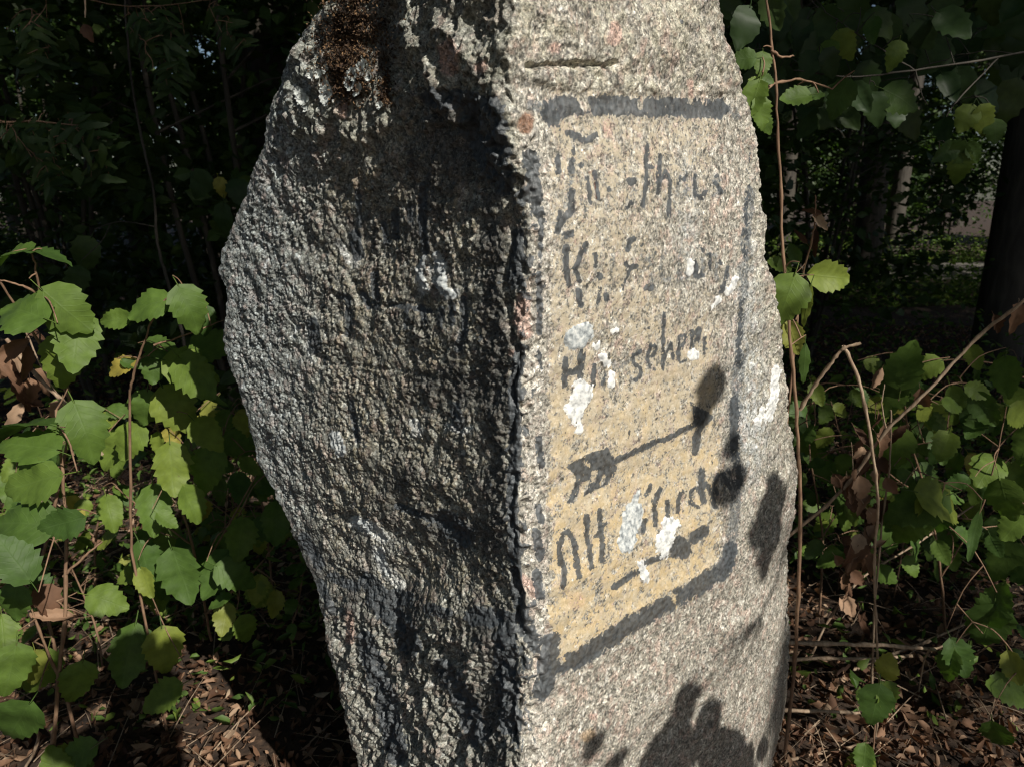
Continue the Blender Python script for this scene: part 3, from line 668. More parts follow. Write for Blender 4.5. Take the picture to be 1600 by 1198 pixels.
def crust(strokes, label, mat, lift=0.0009, nz=1.0):
    fl = stroke_field(strokes) + nz * (3.6 * nC + 3.0 * nG + 2.0 * nF + 1.2 * nE)
    off = np.clip(fl / 6.0, -0.5, 1.0) * lift
    keep = (fl > -3.0).ravel()
    fk = faces[:(nrow-1)*NC]; sel = keep[fk].all(1); fk = fk[sel]
    if not len(fk): return
    used, invx = np.unique(fk, return_inverse=True)
    vv = V[used] + NRM[used] * off.ravel()[used][:, None]
    o = link('lichen_patch', mesh_np('lichen_patch', vv, invx.reshape(-1, 4)), stone, mat)
    o['label'] = label
crust([([(898, 530), (910, 522)], 18)], 'pale grey round lichen crust above the painted H', M_CRUSTG)
crust([([(906, 602), (899, 652)], 10), ([(914, 612), (896, 640)], 13), ([(903, 660), (905, 674)], 5)], 'white lichen crust under the painted H', M_CRUST)
crust([([(932, 540)], 7), ([(938, 556), (948, 566)], 7), ([(962, 516)], 6)], 'small white lichen flecks right of the painted H', M_CRUST)
crust([([(956, 584), (955, 602)], 5)], 'small white upright lichen fleck in the painted panel', M_CRUST, nz=0.6)
crust([([(1083, 554)], 9)], 'small white lichen dot after the third word', M_CRUST, nz=0.6)
crust([([(1046, 820), (1036, 850)], 13), ([(1052, 822), (1058, 818)], 6), ([(1040, 858), (1036, 866)], 7)], 'bright white lichen crust low on the painted panel', M_CRUST)
crust([([(990, 795), (978, 850)], 14), ([(992, 780), (998, 768)], 5)], 'greyish white lichen crust low on the painted panel', M_CRUSTG)
crust([([(1000, 880), (1010, 904)], 6)], 'white dribble of lichen over the lower arrow', M_CRUST)
crust([([(1212, 580), (1208, 625), (1198, 652)], 7), ([(1190, 640), (1184, 656)], 6)], 'white lichen streak at the right edge of the stone', M_CRUST)
crust([([(1148, 436), (1136, 458)], 5), ([(1122, 468), (1112, 478)], 6)], 'white lichen streak by the right painted border', M_CRUST)
crust([([(1078, 410), (1076, 426)], 5.5)], 'white lichen fleck in the second word', M_CRUST, nz=0.7)
crust([([(664, 405), (655, 425), (662, 452)], 6), ([(683, 400), (690, 425), (692, 452), (702, 462)], 8)], 'pale ring of lichen on the shaded left face', M_CRUSTG, 0.0022)
crust([([(523, 680), (532, 705)], 8)], 'small pale lichen low on the shaded left face', M_CRUSTG)
crust([([(560, 815), (580, 825)], 8), ([(592, 862), (604, 892)], 7)], 'pale lichen streak over the lower border of the left face', M_CRUSTG)

# foliose lichen and dry moss at the upper left
m, n, l, b = new_mat('foliose_lichen'); b.inputs['Base Color'].default_value = (0.50, 0.54, 0.49, 1); b.inputs['Roughness'].default_value = 0.8
n1 = n.new('ShaderNodeTexNoise'); n1.inputs['Scale'].default_value = 300; r1 = ramp(n, [(0.3, (0.45, 0.49, 0.46)), (0.7, (0.74, 0.76, 0.72))])
geo = n.new('ShaderNodeNewGeometry'); l.new(geo.outputs['Position'], n1.inputs['Vector']); l.new(n1.outputs[0], r1.inputs[0]); l.new(r1.outputs[0], b.inputs['Base Color'])
M_FOL = m
def lichen_rosette(px, py, rpx, seed):
    rnd = random.Random(seed)
    p0, n0 = on_stone(px, py)
    n0 = (n0 + Vector((0, 0, 0.1))).normalized(); tX = Vector((0, 0, 1)).cross(n0).normalized(); tY = n0.cross(tX)
    R_ = rpx * p0.y / F * 1.5; vs, fs = [], []
    for q in range(12):
        a = q / 12 * 6.283 + rnd.uniform(-.2, .2); L_ = R_ * rnd.uniform(0.6, 1.15); wv = R_ * 0.30
        c0 = len(vs)
        for k in range(5):
            t_ = k / 4; ww = wv * (0.45 + 0.9 * t_) * (1.0 if k < 4 else 0.65)
            for sd_ in (-1, 0, 1):
                rx = math.cos(a) * L_ * t_ - math.sin(a) * sd_ * ww; ry = math.sin(a) * L_ * t_ + math.cos(a) * sd_ * ww
                hh = 0.0045 + 0.0030 * t_ + (0.0016 if sd_ else 0) * t_ + rnd.uniform(0, 0.0008)
                vs.append(p0 + tX * rx + tY * ry + n0 * hh)
        for k in range(4):
            for sd_ in range(2):
                i0 = c0 + k * 3 + sd_; fs.append((i0, i0+1, i0+4, i0+3))
    return link('lichen', mesh_np('lichen', [tuple(v) for v in vs], fs), stone, M_FOL)
for i, (x, y, r_) in enumerate([(518, 150, 10), (512, 132, 8), (506, 118, 6), (555, 128, 9), (570, 112, 8), (576, 105, 6), (566, 142, 7), (558, 118, 7), (480, 156, 9), (486, 165, 7), (473, 146, 6), (494, 120, 5), (584, 122, 5), (604, 168, 5), (516, 108, 5)]):
    lichen_rosette(x, y, r_, i)
m, n, l, b = new_mat('dry_brown_moss')
geo = n.new('ShaderNodeNewGeometry'); r1 = ramp(n, [(0.0, (0.015, 0.009, 0.005)), (0.6, (0.065, 0.035, 0.018)), (1.0, (0.22, 0.13, 0.06))]); l.new(geo.outputs['Random Per Island'], r1.inputs[0]); l.new(r1.outputs[0], b.inputs['Base Color']); b.inputs['Roughness'].default_value = 0.9
M_MOSS = m
def moss_tuft(areas, label, cnt):
    rnd = random.Random(cnt); vs, fs = [], []
    for _ in range(cnt):
        ax, ay, sx, sy = rnd.choice(areas)
        px = rnd.gauss(ax, sx * 0.5); py = max(2, rnd.gauss(ay, sy * 0.5))
        p, nn = on_stone(px, py)
        p = p + nn * rnd.uniform(0.0, 0.009)
        a = Vector((rnd.uniform(-1, 1), rnd.uniform(-1, 1), rnd.uniform(-1, 1))).normalized(); b2 = a.cross(Vector((rnd.uniform(-1, 1), rnd.uniform(-1, 1), rnd.uniform(-1, 1)))).normalized(); c2 = a.cross(b2)
        L_ = rnd.uniform(0.0012, 0.0034); W_ = L_ * rnd.uniform(0.25, 0.5); i0 = len(vs)
        vs += [p - a*L_, p - b2*W_, p + b2*W_, p + a*L_*0.6 + c2*L_*0.4 - b2*W_*0.6, p + a*L_*0.6 + c2*L_*0.4 + b2*W_*0.6]
        fs += [(i0, i0+1, i0+2, i0+2), (i0+1, i0+3, i0+4, i0+2)]
    fs = [f for f in fs]
    tri = []
    for f in fs:
        tri.append((f[0], f[1], f[2]));
        if f[3] != f[2]: tri.append((f[0], f[2], f[3]))
    o = link('moss_tuft', mesh_np('moss_tuft', [tuple(v) for v in vs], tri), stone, M_MOSS); o['label'] = label; o['kind'] = 'stuff'
moss_tuft([(552, 30, 36, 60), (535, 75, 40, 50), (545, 110, 44, 44), (560, 60, 56, 60), (548, 135, 24, 26)], 'brown dry moss growing in the hollow at the upper left', 6500)
moss_tuft([(607, 130, 9, 26), (605, 155, 8, 12)], 'small brown moss strip beside the main tuft', 500)

# ------------------------------------------------------------------ leaves
def leaf_mesh(name, ratio, teeth, bend, fold, seed, nst=15, notch=0.05, tip=0.12, mat=None, petiole=0.28):
    rnd = random.Random(seed)
    vs, uv, fs = [], [], []
    for i in range(nst):
        t_ = i / (nst - 1)
        # outline of a broad pointed leaf
        wv = ratio * (math.sin(math.pi * min(1, t_ ** 0.72)) ** 0.62) * (1 - 0.25 * t_)
        if t_ > 1 - tip: wv *= 0.75
        if i == nst - 1: wv = 0.004
        if 0 < i < nst - 1: wv *= 1 + teeth * (1 if i % 2 else -1) * rnd.uniform(0.5, 1.5) + rnd.uniform(-.07, .07)
        back = -notch * (1 if i == 0 else 0)
        yy = t_; zz = -bend * t_ * t_ + 0.02 * math.sin(t_ * 9 + seed)
        vs.append((0, yy, zz)); uv.append((0, t_))
        for sd_ in (-1, 1):
            w2 = max(wv, 0.02 if i == 0 else 0.003)
            wav = rnd.uniform(-.025, .025)
            vs.append((sd_ * w2 * 0.55, yy + 0.03 * (i % 2), zz + fold * w2 * 0.5 + wav * 0.4)); uv.append((sd_ * w2 * 0.55, t_))
            vs.append((sd_ * w2, yy + (0.03 if i % 2 else -0.01) - 0.06 * (t_ < 0.12), zz + fold * w2 * 0.8 + wav - 0.10 * w2)); uv.append((sd_ * w2, t_))
    for i in range(nst - 1):
        a, b2 = i * 5, (i + 1) * 5
        fs += [(a, a+1, b2+1, b2), (a+1, a+2, b2+2, b2+1), (a+3, a, b2, b2+3), (a+4, a+3, b2+3, b2+4)]
    # leaf stalk
    k0 = len(vs)
    for q in range(3):
        t_ = q / 2
        for c in range(3):
            an = c * 2.094
            vs.append((0.012 * math.cos(an), -petiole * (1 - t_), 0.012 * math.sin(an) - 0.05 * (1 - t_) ** 2)); uv.append((0.0, 0.0))
    for q in range(2):
        for c in range(3):
            fs.append((k0 + q*3 + c, k0 + q*3 + (c+1) % 3, k0 + (q+1)*3 + (c+1) % 3, k0 + (q+1)*3 + c))
    me = mesh_np(name, vs, fs)
    ul = me.uv_layers.new(name='UVMap')
    li = np.zeros(len(me.loops), np.int32); me.loops.foreach_get('vertex_index', li)
    ul.data.foreach_set('uv', np.array(uv, np.float32)[li].ravel())
    me.materials.append(mat)
    return me
def leaf_set(mat, ratios=(0.40, 0.44, 0.36, 0.42, 0.47, 0.38), sd0=0, nst=15):
    return [leaf_mesh('leaf', r_, 0.075, [0.16, 0.34, 0.05, 0.48, 0.22, -0.12][i], [0.35, 0.15, 0.7, 0.3, 0.1, 0.5][i], sd0 + i, nst=nst, mat=mat) for i, r_ in enumerate(ratios)]
LV = leaf_set(M_LEAF); LY = leaf_set(M_LEAFY, sd0=20); LN = leaf_set(M_LEAF, (0.14, 0.17, 0.12, 0.2, 0.15, 0.13), 40, nst=9)
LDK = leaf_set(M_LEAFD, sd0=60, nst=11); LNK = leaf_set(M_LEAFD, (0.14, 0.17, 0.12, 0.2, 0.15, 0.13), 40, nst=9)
LB = [leaf_mesh('dry_leaf', r_, 0.12, bd, fo, 80 + i, nst=9, mat=M_DRY) for i, (r_, bd, fo) in enumerate([(0.3, 0.7, 1.2), (0.22, -0.6, 1.6), (0.35, 0.9, 0.8), (0.28, 0.5, -1.4), (0.4, 0.3, 0.7), (0.18, 1.0, 1.0)])]

def place_leaf(me, base, d, nrm, size, parent, name='leaf'):
    d = d.normalized(); nrm = (nrm - d * nrm.dot(d))
    if nrm.length < 1e-3: nrm = Vector((0, 0, 1)) - d * d.z
    nrm.normalize(); xx = d.cross(nrm)
    o = bpy.data.objects.new(name, me)
    Mx = Matrix((xx, d, nrm)).transposed().to_4x4()
    o.matrix_local = Matrix.Translation(base - parent.location) @ Mx @ Matrix.Scale(size, 4)
    COL.objects.link(o); o.parent = parent
    return o

class Tube:
    def __init__(s): s.v = []; s.f = []
    def add(s, pts, r0, r1, sides=6, wob=0.0, rnd=random, knots=False):
        pts = [Vector(p) for p in pts]; base = len(s.v); n_ = len(pts)
        for i, p in enumerate(pts):
            t_ = (pts[min(i+1, n_-1)] - pts[max(i-1, 0)])
            if t_.length < 1e-6: t_ = Vector((0, 0, 1))
            t_.normalize(); u = t_.cross(Vector((0.31, 0.91, 0.17))).normalized(); v = t_.cross(u)
            r = r0 + (r1 - r0) * i / max(1, n_-1); r *= 1 + rnd.uniform(-wob, wob)
            if knots and i % 4 == 2: r *= 1.35
            for k in range(sides):
                a = 6.2832 * k / sides; s.v.append(tuple(p + (u * math.cos(a) + v * math.sin(a)) * r))
        for i in range(n_-1):
            for k in range(sides):
                k2 = (k+1) % sides; s.f.append((base+i*sides+k, base+i*sides+k2, base+(i+1)*sides+k2, base+(i+1)*sides+k))
    def build(s, name, mat, parent=None, off=None):
        v = np.array(s.v, float)
        if off is not None: v = v - np.array(off)
        return link(name, mesh_np(name, v, s.f), parent, mat)
def smooth_path(pts, k=5, jit=0.0, rnd=random):
    pts = [Vector(p) for p in pts]; out = []
    for i in range(len(pts)-1):
        p0 = pts[max(i-1, 0)]; p1 = pts[i]; p2 = pts[i+1]; p3 = pts[min(i+2, len(pts)-1)]
        for q in range(k):
            t_ = q / k
            p = 0.5 * ((2*p1) + (p2-p0)*t_ + (2*p0-5*p1+4*p2-p3)*t_*t_ + (3*p1-p0-3*p2+p3)*t_*t_*t_)
            out.append(p + Vector((rnd.uniform(-jit, jit), rnd.uniform(-jit, jit), rnd.uniform(-jit, jit))))
    out.append(pts[-1]); return out

CAMP = Vector((0, 0, CAMZ))
def px_leaf(plant, px, py, Yd, size_px, ang, kind='g', tilt=0.0, face=0.7, rnd=random):
    """a leaf whose blade centre is seen at (px,py); ang = direction of its tip in the picture, 0 right, 90 down"""
    c = at(px, py, Yd); k = (c - CAMP).length / F; size = size_px * k
    right = Vector((1, 0, 0)); up = Vector((0, sp, cp)); view = (CAMP - c).normalized()
    a = math.radians(ang); d = right * math.cos(a) - up * math.sin(a)
    d = (d + view * tilt + Vector((rnd.uniform(-.12, .12), rnd.uniform(-.3, .3), rnd.uniform(-.12, .12)))).normalized()
    nrm = view * face + Vector((0, 0, 1)) * (1 - face) + Vector((rnd.uniform(-.45, .45), rnd.uniform(-.2, .2), rnd.uniform(-.35, .35)))
    base = c - d * size * 0.5
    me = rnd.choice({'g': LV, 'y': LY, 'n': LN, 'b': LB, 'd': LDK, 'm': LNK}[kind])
    place_leaf(me, base, d, nrm, size, plant, 'dry_leaf' if kind == 'b' else 'leaf')
    return base - d * size * 0.28

def plant_px(name, label, cat, stems, leaves, r=0.003, mat=M_STEM, group=None, seed=1, base=None, knots=False):
    rnd = random.Random(seed)
    first = at(*stems[0][0])
    root_p = base if base is not None else Vector((first.x, first.y, gz1(first.x, first.y)))
    root = empty(name, root_p); tag(root, label, cat, group)
    allp = []
    for i, st in enumerate(stems):
        tb = Tube(); pts = smooth_path([at(*p[:3]) for p in st], 6, 0.0012, rnd)
        if i == 0 and pts[0].z > 0.12 and base is None:
            pts = smooth_path([Vector((pts[0].x + 0.01, pts[0].y + 0.02, gz1(pts[0].x, pts[0].y) - 0.02)), pts[0]], 4) + pts[1:]
        rr = r if i == 0 else r * 0.65
        tb.add(pts, rr, rr * 0.45, 6, 0.12, rnd, knots)
        tb.build('stem', mat, root, root_p); allp += pts
    bps = [px_leaf(root, *lf, rnd=rnd) for lf in leaves]
    bps.sort(key=lambda b_: min((p - b_).length for p in allp))
    for bp_ in bps:
        q = min(allp, key=lambda p: (p - bp_).length)
        if 0.004 < (q - bp_).length < 0.3:
            L_ = (q - bp_).length; midp = (q + bp_) * 0.5 + Vector((rnd.uniform(-.1, .1), rnd.uniform(-.1, .1), rnd.uniform(0.02, .2))) * L_
            sp_ = smooth_path([q, midp, bp_], 3); allp += [sp_[2], sp_[4]]; tw = Tube(); tw.add(sp_, r * 0.42, r * 0.25, 4); tw.build('leaf_stalk', mat, root, root_p)
    return root

# ---- left side plants
plant_px('hazel_sapling', 'upright brown hazel stem with big toothed sunlit leaves at the left edge', 'sapling',
  [[(80, 1198, 1.22), (92, 1060, 1.2), (102, 950, 1.2), (102, 820, 1.2), (94, 700, 1.2), (88, 640, 1.22)],
   [(92, 1060, 1.2), (60, 980, 1.18), (30, 900, 1.16)], [(100, 900, 1.2), (130, 870, 1.2), (160, 845, 1.22)], [(94, 700, 1.2), (70, 675, 1.2), (55, 665, 1.2)]],
  [(135, 672, 1.2, 80, 62), (40, 690, 1.15, 78, 205, 'g', 0, 0.5), (38, 655, 1.18, 80, 185, 'g', 0.1, 0.15), (45, 755, 1.12, 82, 160, 'g', 0.3), (30, 815, 1.1, 80, 190, 'g', 0.3, 0.5),
   (92, 820, 1.1, 60, 170), (20, 870, 1.05, 70, 250), (170, 938, 1.25, 52, 20), (120, 1070, 1.2, 56, 95), (20, 945, 1.15, 52, 100), (18, 1050, 1.1, 62, 90), (60, 1045, 1.2, 44, 80, 'y'),
   (62, 1055, 1.22, 60, 110), (22, 1135, 1.1, 72, 130, 'g', 0.2), (75, 940, 1.2, 48, 60, 'b'), (88, 965, 1.2, 40, 180, 'b'), (5, 995, 1.15, 50, 80), (60, 905, 1.22, 40, 240)], r=0.0046, seed=3, knots=True)
plant_px('hazel_sapling', 'leaning twig with four large toothed leaves high at the left edge', 'sapling',
  [[(60, 900, 1.3), (110, 640, 1.28), (50, 520, 1.25), (0, 440, 1.2)], [(105, 620, 1.28), (75, 500, 1.25), (60, 445, 1.22), (52, 400, 1.2), (40, 390, 1.2)], [(60, 460, 1.22), (30, 445, 1.2), (0, 438, 1.2)]],
  [(28, 483, 1.18, 82, 200), (104, 487, 1.2, 76, 42), (118, 540, 1.22, 84, 95), (96, 568, 1.24, 72, 100), (18, 388, 1.2, 52, 178, 'g', 0, 0.35), (66, 388, 1.2, 58, -4, 'g', 0, 0.05), (20, 545, 1.3, 50, 150, 'b'), (45, 570, 1.3, 46, 90, 'b')], r=0.004, seed=4)
plant_px('hazel_sapling', 'arching twig with paired leaves just left of the stone', 'sapling',
  [[(205, 860, 1.45), (203, 640, 1.42), (205, 600, 1.4), (222, 545, 1.38), (240, 495, 1.36), (262, 465, 1.35), (288, 450, 1.35)], [(240, 540, 1.38), (300, 520, 1.4), (350, 500, 1.42)]],
  [(298, 483, 1.33, 68, 62), (228, 477, 1.34, 62, 158), (180, 500, 1.36, 44, 172), (190, 575, 1.42, 42, 150, 'y'), (207, 570, 1.42, 30, 20), (300, 575, 1.45, 74, 20), (312, 592, 1.42, 84, 40),
   (240, 575, 1.45, 45, 80), (335, 535, 1.55, 70, -20), (330, 620, 1.5, 60, 30, 'n'), (255, 545, 1.5, 50, 10), (320, 500, 1.5, 40, 80)], r=0.0032, seed=5)
def dark_fill(n_, x0, x1, y0, y1, Y0, Y1, s0, s1, rnd, ky=0.06):
    out = []
    for _ in range(n_):
        out.append((rnd.uniform(x0, x1), rnd.uniform(y0, y1), rnd.uniform(Y0, Y1), rnd.uniform(s0, s1), rnd.uniform(20, 160), 'y' if rnd.random() < ky else 'g', rnd.uniform(-.1, .4), rnd.uniform(0.3, 0.8)))
    return out
rd_ = random.Random(5)
plant_px('hazel_bush', 'low leafy bush in the shadow of the stone at its left foot', 'bush',
  [[(330, 1000, 1.75), (300, 850, 1.65), (260, 720, 1.6), (240, 640, 1.55)], [(310, 900, 1.7), (380, 780, 1.7), (420, 700, 1.7)], [(300, 850, 1.65), (230, 800, 1.6), (180, 760, 1.55)], [(320, 960, 1.7), (390, 900, 1.68), (430, 850, 1.7)]],
  [(275, 640, 1.5, 72, 60), (225, 640, 1.5, 52, 100), (268, 735, 1.5, 74, 90), (320, 735, 1.52, 70, 110), (200, 690, 1.5, 55, 120), (380, 665, 1.7, 36, 60, 'y'), (372, 695, 1.65, 50, 30), (300, 790, 1.5, 60, 70),
   (240, 800, 1.5, 70, 80), (200, 1025, 1.45, 76, 100), (258, 1020, 1.45, 66, 80), (376, 845, 1.5, 62, 95), (432, 820, 1.55, 62, 85, 'g', 0, .8), (400, 930, 1.6, 40, 80), (428, 945, 1.6, 40, 100, 'y'),
   (250, 1090, 1.4, 58, 155), (350, 968, 1.55, 44, 95, 'y'), (386, 985, 1.55, 44, 70), (285, 900, 1.5, 80, 80), (340, 900, 1.5, 70, 110), (230, 880, 1.5, 60, 60)] +
  dark_fill(34, 170, 420, 640, 940, 1.45, 1.9, 32, 60, rd_), r=0.0042, seed=6)
plant_px('hazel_bush', 'bright leaved bush against the lower left edge of the stone', 'bush',
  [[(430, 990, 2.1), (420, 860, 2.0), (400, 740, 1.95), (370, 660, 1.9)], [(420, 860, 2.0), (350, 800, 1.95), (300, 760, 1.9)]],
  dark_fill(46, 260, 460, 640, 930, 1.85, 2.25, 22, 44, rd_, 0.22), r=0.004, seed=7)
plant_px('hazel_bush', 'half lit bush behind the left hazel stem', 'bush',
  [[(150, 960, 1.9), (150, 840, 1.85), (170, 740, 1.8), (140, 640, 1.75)], [(150, 840, 1.85), (80, 780, 1.8), (40, 730, 1.8)]],
  dark_fill(26, 0, 230, 640, 900, 1.6, 2.2, 24, 44, rd_, 0.15), r=0.004, seed=8)
plant_px('bramble_seedling', 'grey green lobed seedling at the bottom left corner', 'plant',
  [[(110, 1198, 1.25), (105, 1170, 1.22)]], [(92, 1182, 1.2, 44, 200), (118, 1180, 1.2, 50, 160), (122, 1192, 1.2, 40, -10), (85, 1195, 1.18, 50, 250)], r=0.002, mat=M_GSTEM, seed=9)
# faint sapling and dark pinnate foliage in the shade, upper left
plant_px('young_ash_tree', 'thin shaded trunk curving up in the dark behind the left leaves', 'sapling',
  [[(285, 520, 2.6), (262, 440, 2.6), (246, 380, 2.6), (240, 300, 2.6), (222, 220, 2.6), (205, 120, 2.6), (195, 0, 2.6), (190, -120, 2.6)]],
  [(310, 290, 2.4, 42, 120, 'd'), (345, 292, 2.4, 26, 80, 'y'), (375, 300, 2.4, 44, 60, 'd'), (350, 345, 2.4, 46, 100, 'd'), (130, 400, 2.6, 50, 120, 'd'), (120, 440, 2.5, 40, 90, 'd')], r=0.0065, mat=M_BARK, seed=10)
def pinnate(plant, px, py, Yd, length_px, ang, rnd):
    a = math.radians(ang); out = []
    for k in range(8):
        t_ = (k + 1) / 8; x = px + math.cos(a) * length_px * t_; y = py + math.sin(a) * length_px * t_ + 10 * t_ * t_
        for sd_ in (-1, 1):
            out.append((x - math.sin(a) * sd_ * 13, y + math.cos(a) * sd_ * 13, Yd + rnd.uniform(-.05, .05), rnd.uniform(26, 34), ang + sd_ * rnd.uniform(50, 75), 'm', 0.1, 0.6))
    return out
rp = random.Random(21); pl_ = []
for (x, y, L_, a, Yd) in [(-10, 200, 150, 8, 2.0), (20, 190, 110, 55, 2.0), (60, 185, 110, 75, 2.05), (100, 185, 90, 30, 2.1), (130, 190, 90, 70, 2.1), (210, 20, 90, 60, 2.3), (250, 10, 100, 80, 2.3), (200, 40, 80, 20, 2.3), (30, 20, 90, 60, 2.2), (60, 30, 80, 90, 2.2), (330, 10, 80, 50, 2.6), (280, 60, 80, 100, 2.5)]:
    pl_ += pinnate(None, x, y, Yd, L_, a, rp)
plant_px('rowan_branch', 'dark feathery branch hanging in the shade at the upper left', 'branch',
  [[(-160, 60, 2.0), (-40, 180, 2.0), (60, 190, 2.05), (150, 200, 2.1)], [(-160, 60, 2.0), (0, -20, 2.1), (200, 10, 2.3), (330, 0, 2.5)]], pl_, r=0.004, seed=22, base=Vector((-2.6, 2.0, 0)))
tb = Tube(); tb.add(smooth_path([at(-160, 60, 2.0), Vector((-2.3, 2.0, 0.9)), Vector((-2.6, 2.0, -0.02))], 6), 0.012, 0.02)
o = [c for c in COL.objects if c.name.startswith('rowan_branch')][0]
tb.build('stem', M_STEM, o, o.location)

# ---- right side plants
plant_px('tall_stem', 'tall straight reddish shoot rising just right of the stone', 'sapling',
  [[(1240, 1060, 1.35), (1248, 930, 1.3), (1250, 780, 1.28), (1244, 640, 1.26), (1234, 520, 1.25), (1224, 400, 1.25), (1218, 260, 1.25), (1212, 130, 1.25), (1204, 50, 1.25), (1194, -30, 1.25)],
   [(1212, 130, 1.25), (1180, 150, 1.22), (1150, 150, 1.2)], [(1212, 130, 1.25), (1250, 125, 1.28), (1300, 140, 1.32)], [(1206, 80, 1.25), (1222, 90, 1.25), (1240, 88, 1.28)]],
  [(1160, 92, 1.22, 36, 170), (1192, 100, 1.22, 34, 95), (1178, 158, 1.2, 52, 100), (1190, 178, 1.2, 44, 75), (1240, 155, 1.28, 46, 165), (1268, 150, 1.3, 34, 10), (1310, 155, 1.32, 50, 120), (1196, 192, 1.22, 30, 60),
   (1228, 470, 1.22, 74, 108), (1258, 480, 1.27, 60, 100, 'n'), (1257, 572, 1.27, 58, 95, 'n'), (1240, 530, 1.3, 50, 70, 'y'), (1180, 128, 1.22, 22, 200), (1200, 125, 1.23, 20, 20), (1166, 40, 1.3, 56, 110, 'd'), (1210, 20, 1.3, 50, 60, 'd')], r=0.0036, seed=11, knots=True)
plant_px('hazel_sapling', 'thin stem with one broad toothed leaf and a shrivelled brown tip', 'sapling',
  [[(1240, 560, 1.4), (1252, 450, 1.38), (1266, 385, 1.36), (1274, 345, 1.35), (1274, 305, 1.35)], [(1244, 500, 1.38), (1262, 430, 1.37), (1275, 420, 1.36)]],
  [(1297, 433, 1.35, 70, 8), (1278, 352, 1.35, 34, 70, 'b'), (1270, 330, 1.35, 24, 200, 'b'), (1272, 380, 1.36, 34, 95, 'b'), (1252, 370, 1.37, 24, 230, 'b'), (1240, 395, 1.4, 30, 240), (1215, 415, 1.4, 40, 190), (1315, 440, 1.4, 22, 10)], r=0.0026, seed=12)
def stick(label, pts, r, name='dead_twig', mat=M_DEAD, cat='twig', leaves=(), side=None, seed=1, r1=None):
    rnd = random.Random(seed); P3 = [at(*p) for p in pts]
    root = empty(name, P3[0]); tag(root, label, cat)
    tb = Tube(); path = smooth_path(P3, 6, r * 0.25, rnd); tb.add(path, r, r1 or r * 0.7, 7, 0.1, rnd, True); tb.build('stem', mat, root, root.location)
    for sd_ in (side or []):
        tb = Tube(); q = [at(*p) for p in sd_]; tb.add(smooth_path(q, 5, r * 0.3, rnd), r * 0.45, r * 0.25, 5, 0.1, rnd); tb.build('twig', mat, root, root.location)
    for lf in leaves:
        px_leaf(root, *lf, rnd=rnd)
    return root
rb = random.Random(31)
def brown(n_, pts, Yd, s0=18, s1=36, spread=16):
    out = []
    for _ in range(n_):
        x, y = rb.choice(pts); out.append((x + rb.gauss(0, spread), y + rb.gauss(0, spread * 1.3), Yd + rb.uniform(-.06, .06), rb.uniform(s0, s1), rb.uniform(40, 140), 'b', 0.2, 0.6))
    return out
stick('long bare diagonal branch rising to the right edge beside the dark trunk', [(1200, 860, 1.55), (1290, 790, 1.5), (1340, 735, 1.48), (1385, 672, 1.45), (1450, 610, 1.42), (1530, 525, 1.4), (1600, 470, 1.36), (1680, 400, 1.33)], 0.0040, 'dead_branch', cat='branch',
      leaves=[(1560, 508, 1.4, 26, 60, 'b'), (1590, 495, 1.38, 34, 100, 'b')] + brown(22, [(1370, 700), (1345, 770), (1400, 640), (1355, 730)], 1.5), side=[[(1385, 672, 1.45), (1378, 630, 1.45), (1382, 600, 1.45)]], seed=2, r1=0.0030)
stick('short broken twig forking off the tall reddish shoot', [(1250, 640, 1.32), (1275, 600, 1.3), (1300, 565, 1.28), (1318, 545, 1.27), (1345, 536, 1.26)], 0.0036, seed=3)
stick('slightly bowed brown twig leaning down from the broken fork', [(1318, 540, 1.3), (1340, 590, 1.3), (1356, 660, 1.3), (1368, 740, 1.32), (1372, 800, 1.34), (1366, 880, 1.36), (1370, 1000, 1.38), (1374, 1080, 1.4), (1368, 1150, 1.42)], 0.0030, seed=4)
stick('thin forked brown twig hung with shrivelled leaves right of the stone', [(1362, 1090, 1.6), (1366, 960, 1.58), (1378, 820, 1.55), (1390, 730, 1.52), (1392, 640, 1.5)], 0.0026, leaves=brown(26, [(1330, 800), (1345, 720), (1370, 790), (1335, 870)], 1.5), side=[[(1378, 820, 1.55), (1340, 770, 1.5), (1330, 690, 1.48)]], seed=5)
stick('pale straight stick lying level against the right foot of the stone', [(1200, 1003, 1.5), (1290, 1005, 1.52), (1380, 1008, 1.54), (1462, 1014, 1.56)], 0.0060, 'dead_branch', cat='stick', side=[[(1452, 1012, 1.55), (1440, 1050, 1.57), (1430, 1140, 1.6)], [(1462, 1014, 1.56), (1520, 985, 1.55), (1600, 955, 1.52)]], seed=6)
stick('second grey stick just under the pale one', [(1210, 1030, 1.62), (1290, 1028, 1.64), (1370, 1028, 1.66), (1425, 1024, 1.67)], 0.0050, 'dead_branch', cat='stick', seed=7)
stick('short pale stick pointing out from the stone near the bottom', [(1205, 1108, 1.42), (1270, 1110, 1.44), (1343, 1113, 1.46)], 0.0046, 'dead_branch', cat='stick', seed=8)
stick('curved pale stick at the very bottom right of the stone', [(1198, 1196, 1.36), (1260, 1180, 1.38), (1320, 1168, 1.4), (1358, 1158, 1.42)], 0.0044, 'dead_branch', cat='stick', seed=9)
stick('brown slanting stick crossing behind the level sticks', [(1215, 1085, 1.7), (1290, 1062, 1.72), (1370, 1030, 1.75), (1450, 1000, 1.8), (1540, 960, 1.85), (1640, 930, 1.9)], 0.0046, 'dead_branch', cat='stick', seed=10)
stick('long thin branch running from the sticks up toward the right leaves', [(1250, 1060, 1.75), (1300, 960, 1.78), (1350, 900, 1.8), (1430, 850, 1.85), (1520, 790, 1.9)], 0.0036, cat='branch', leaves=brown(10, [(1345, 890), (1335, 920)], 1.75, 18, 34, 12), seed=11)
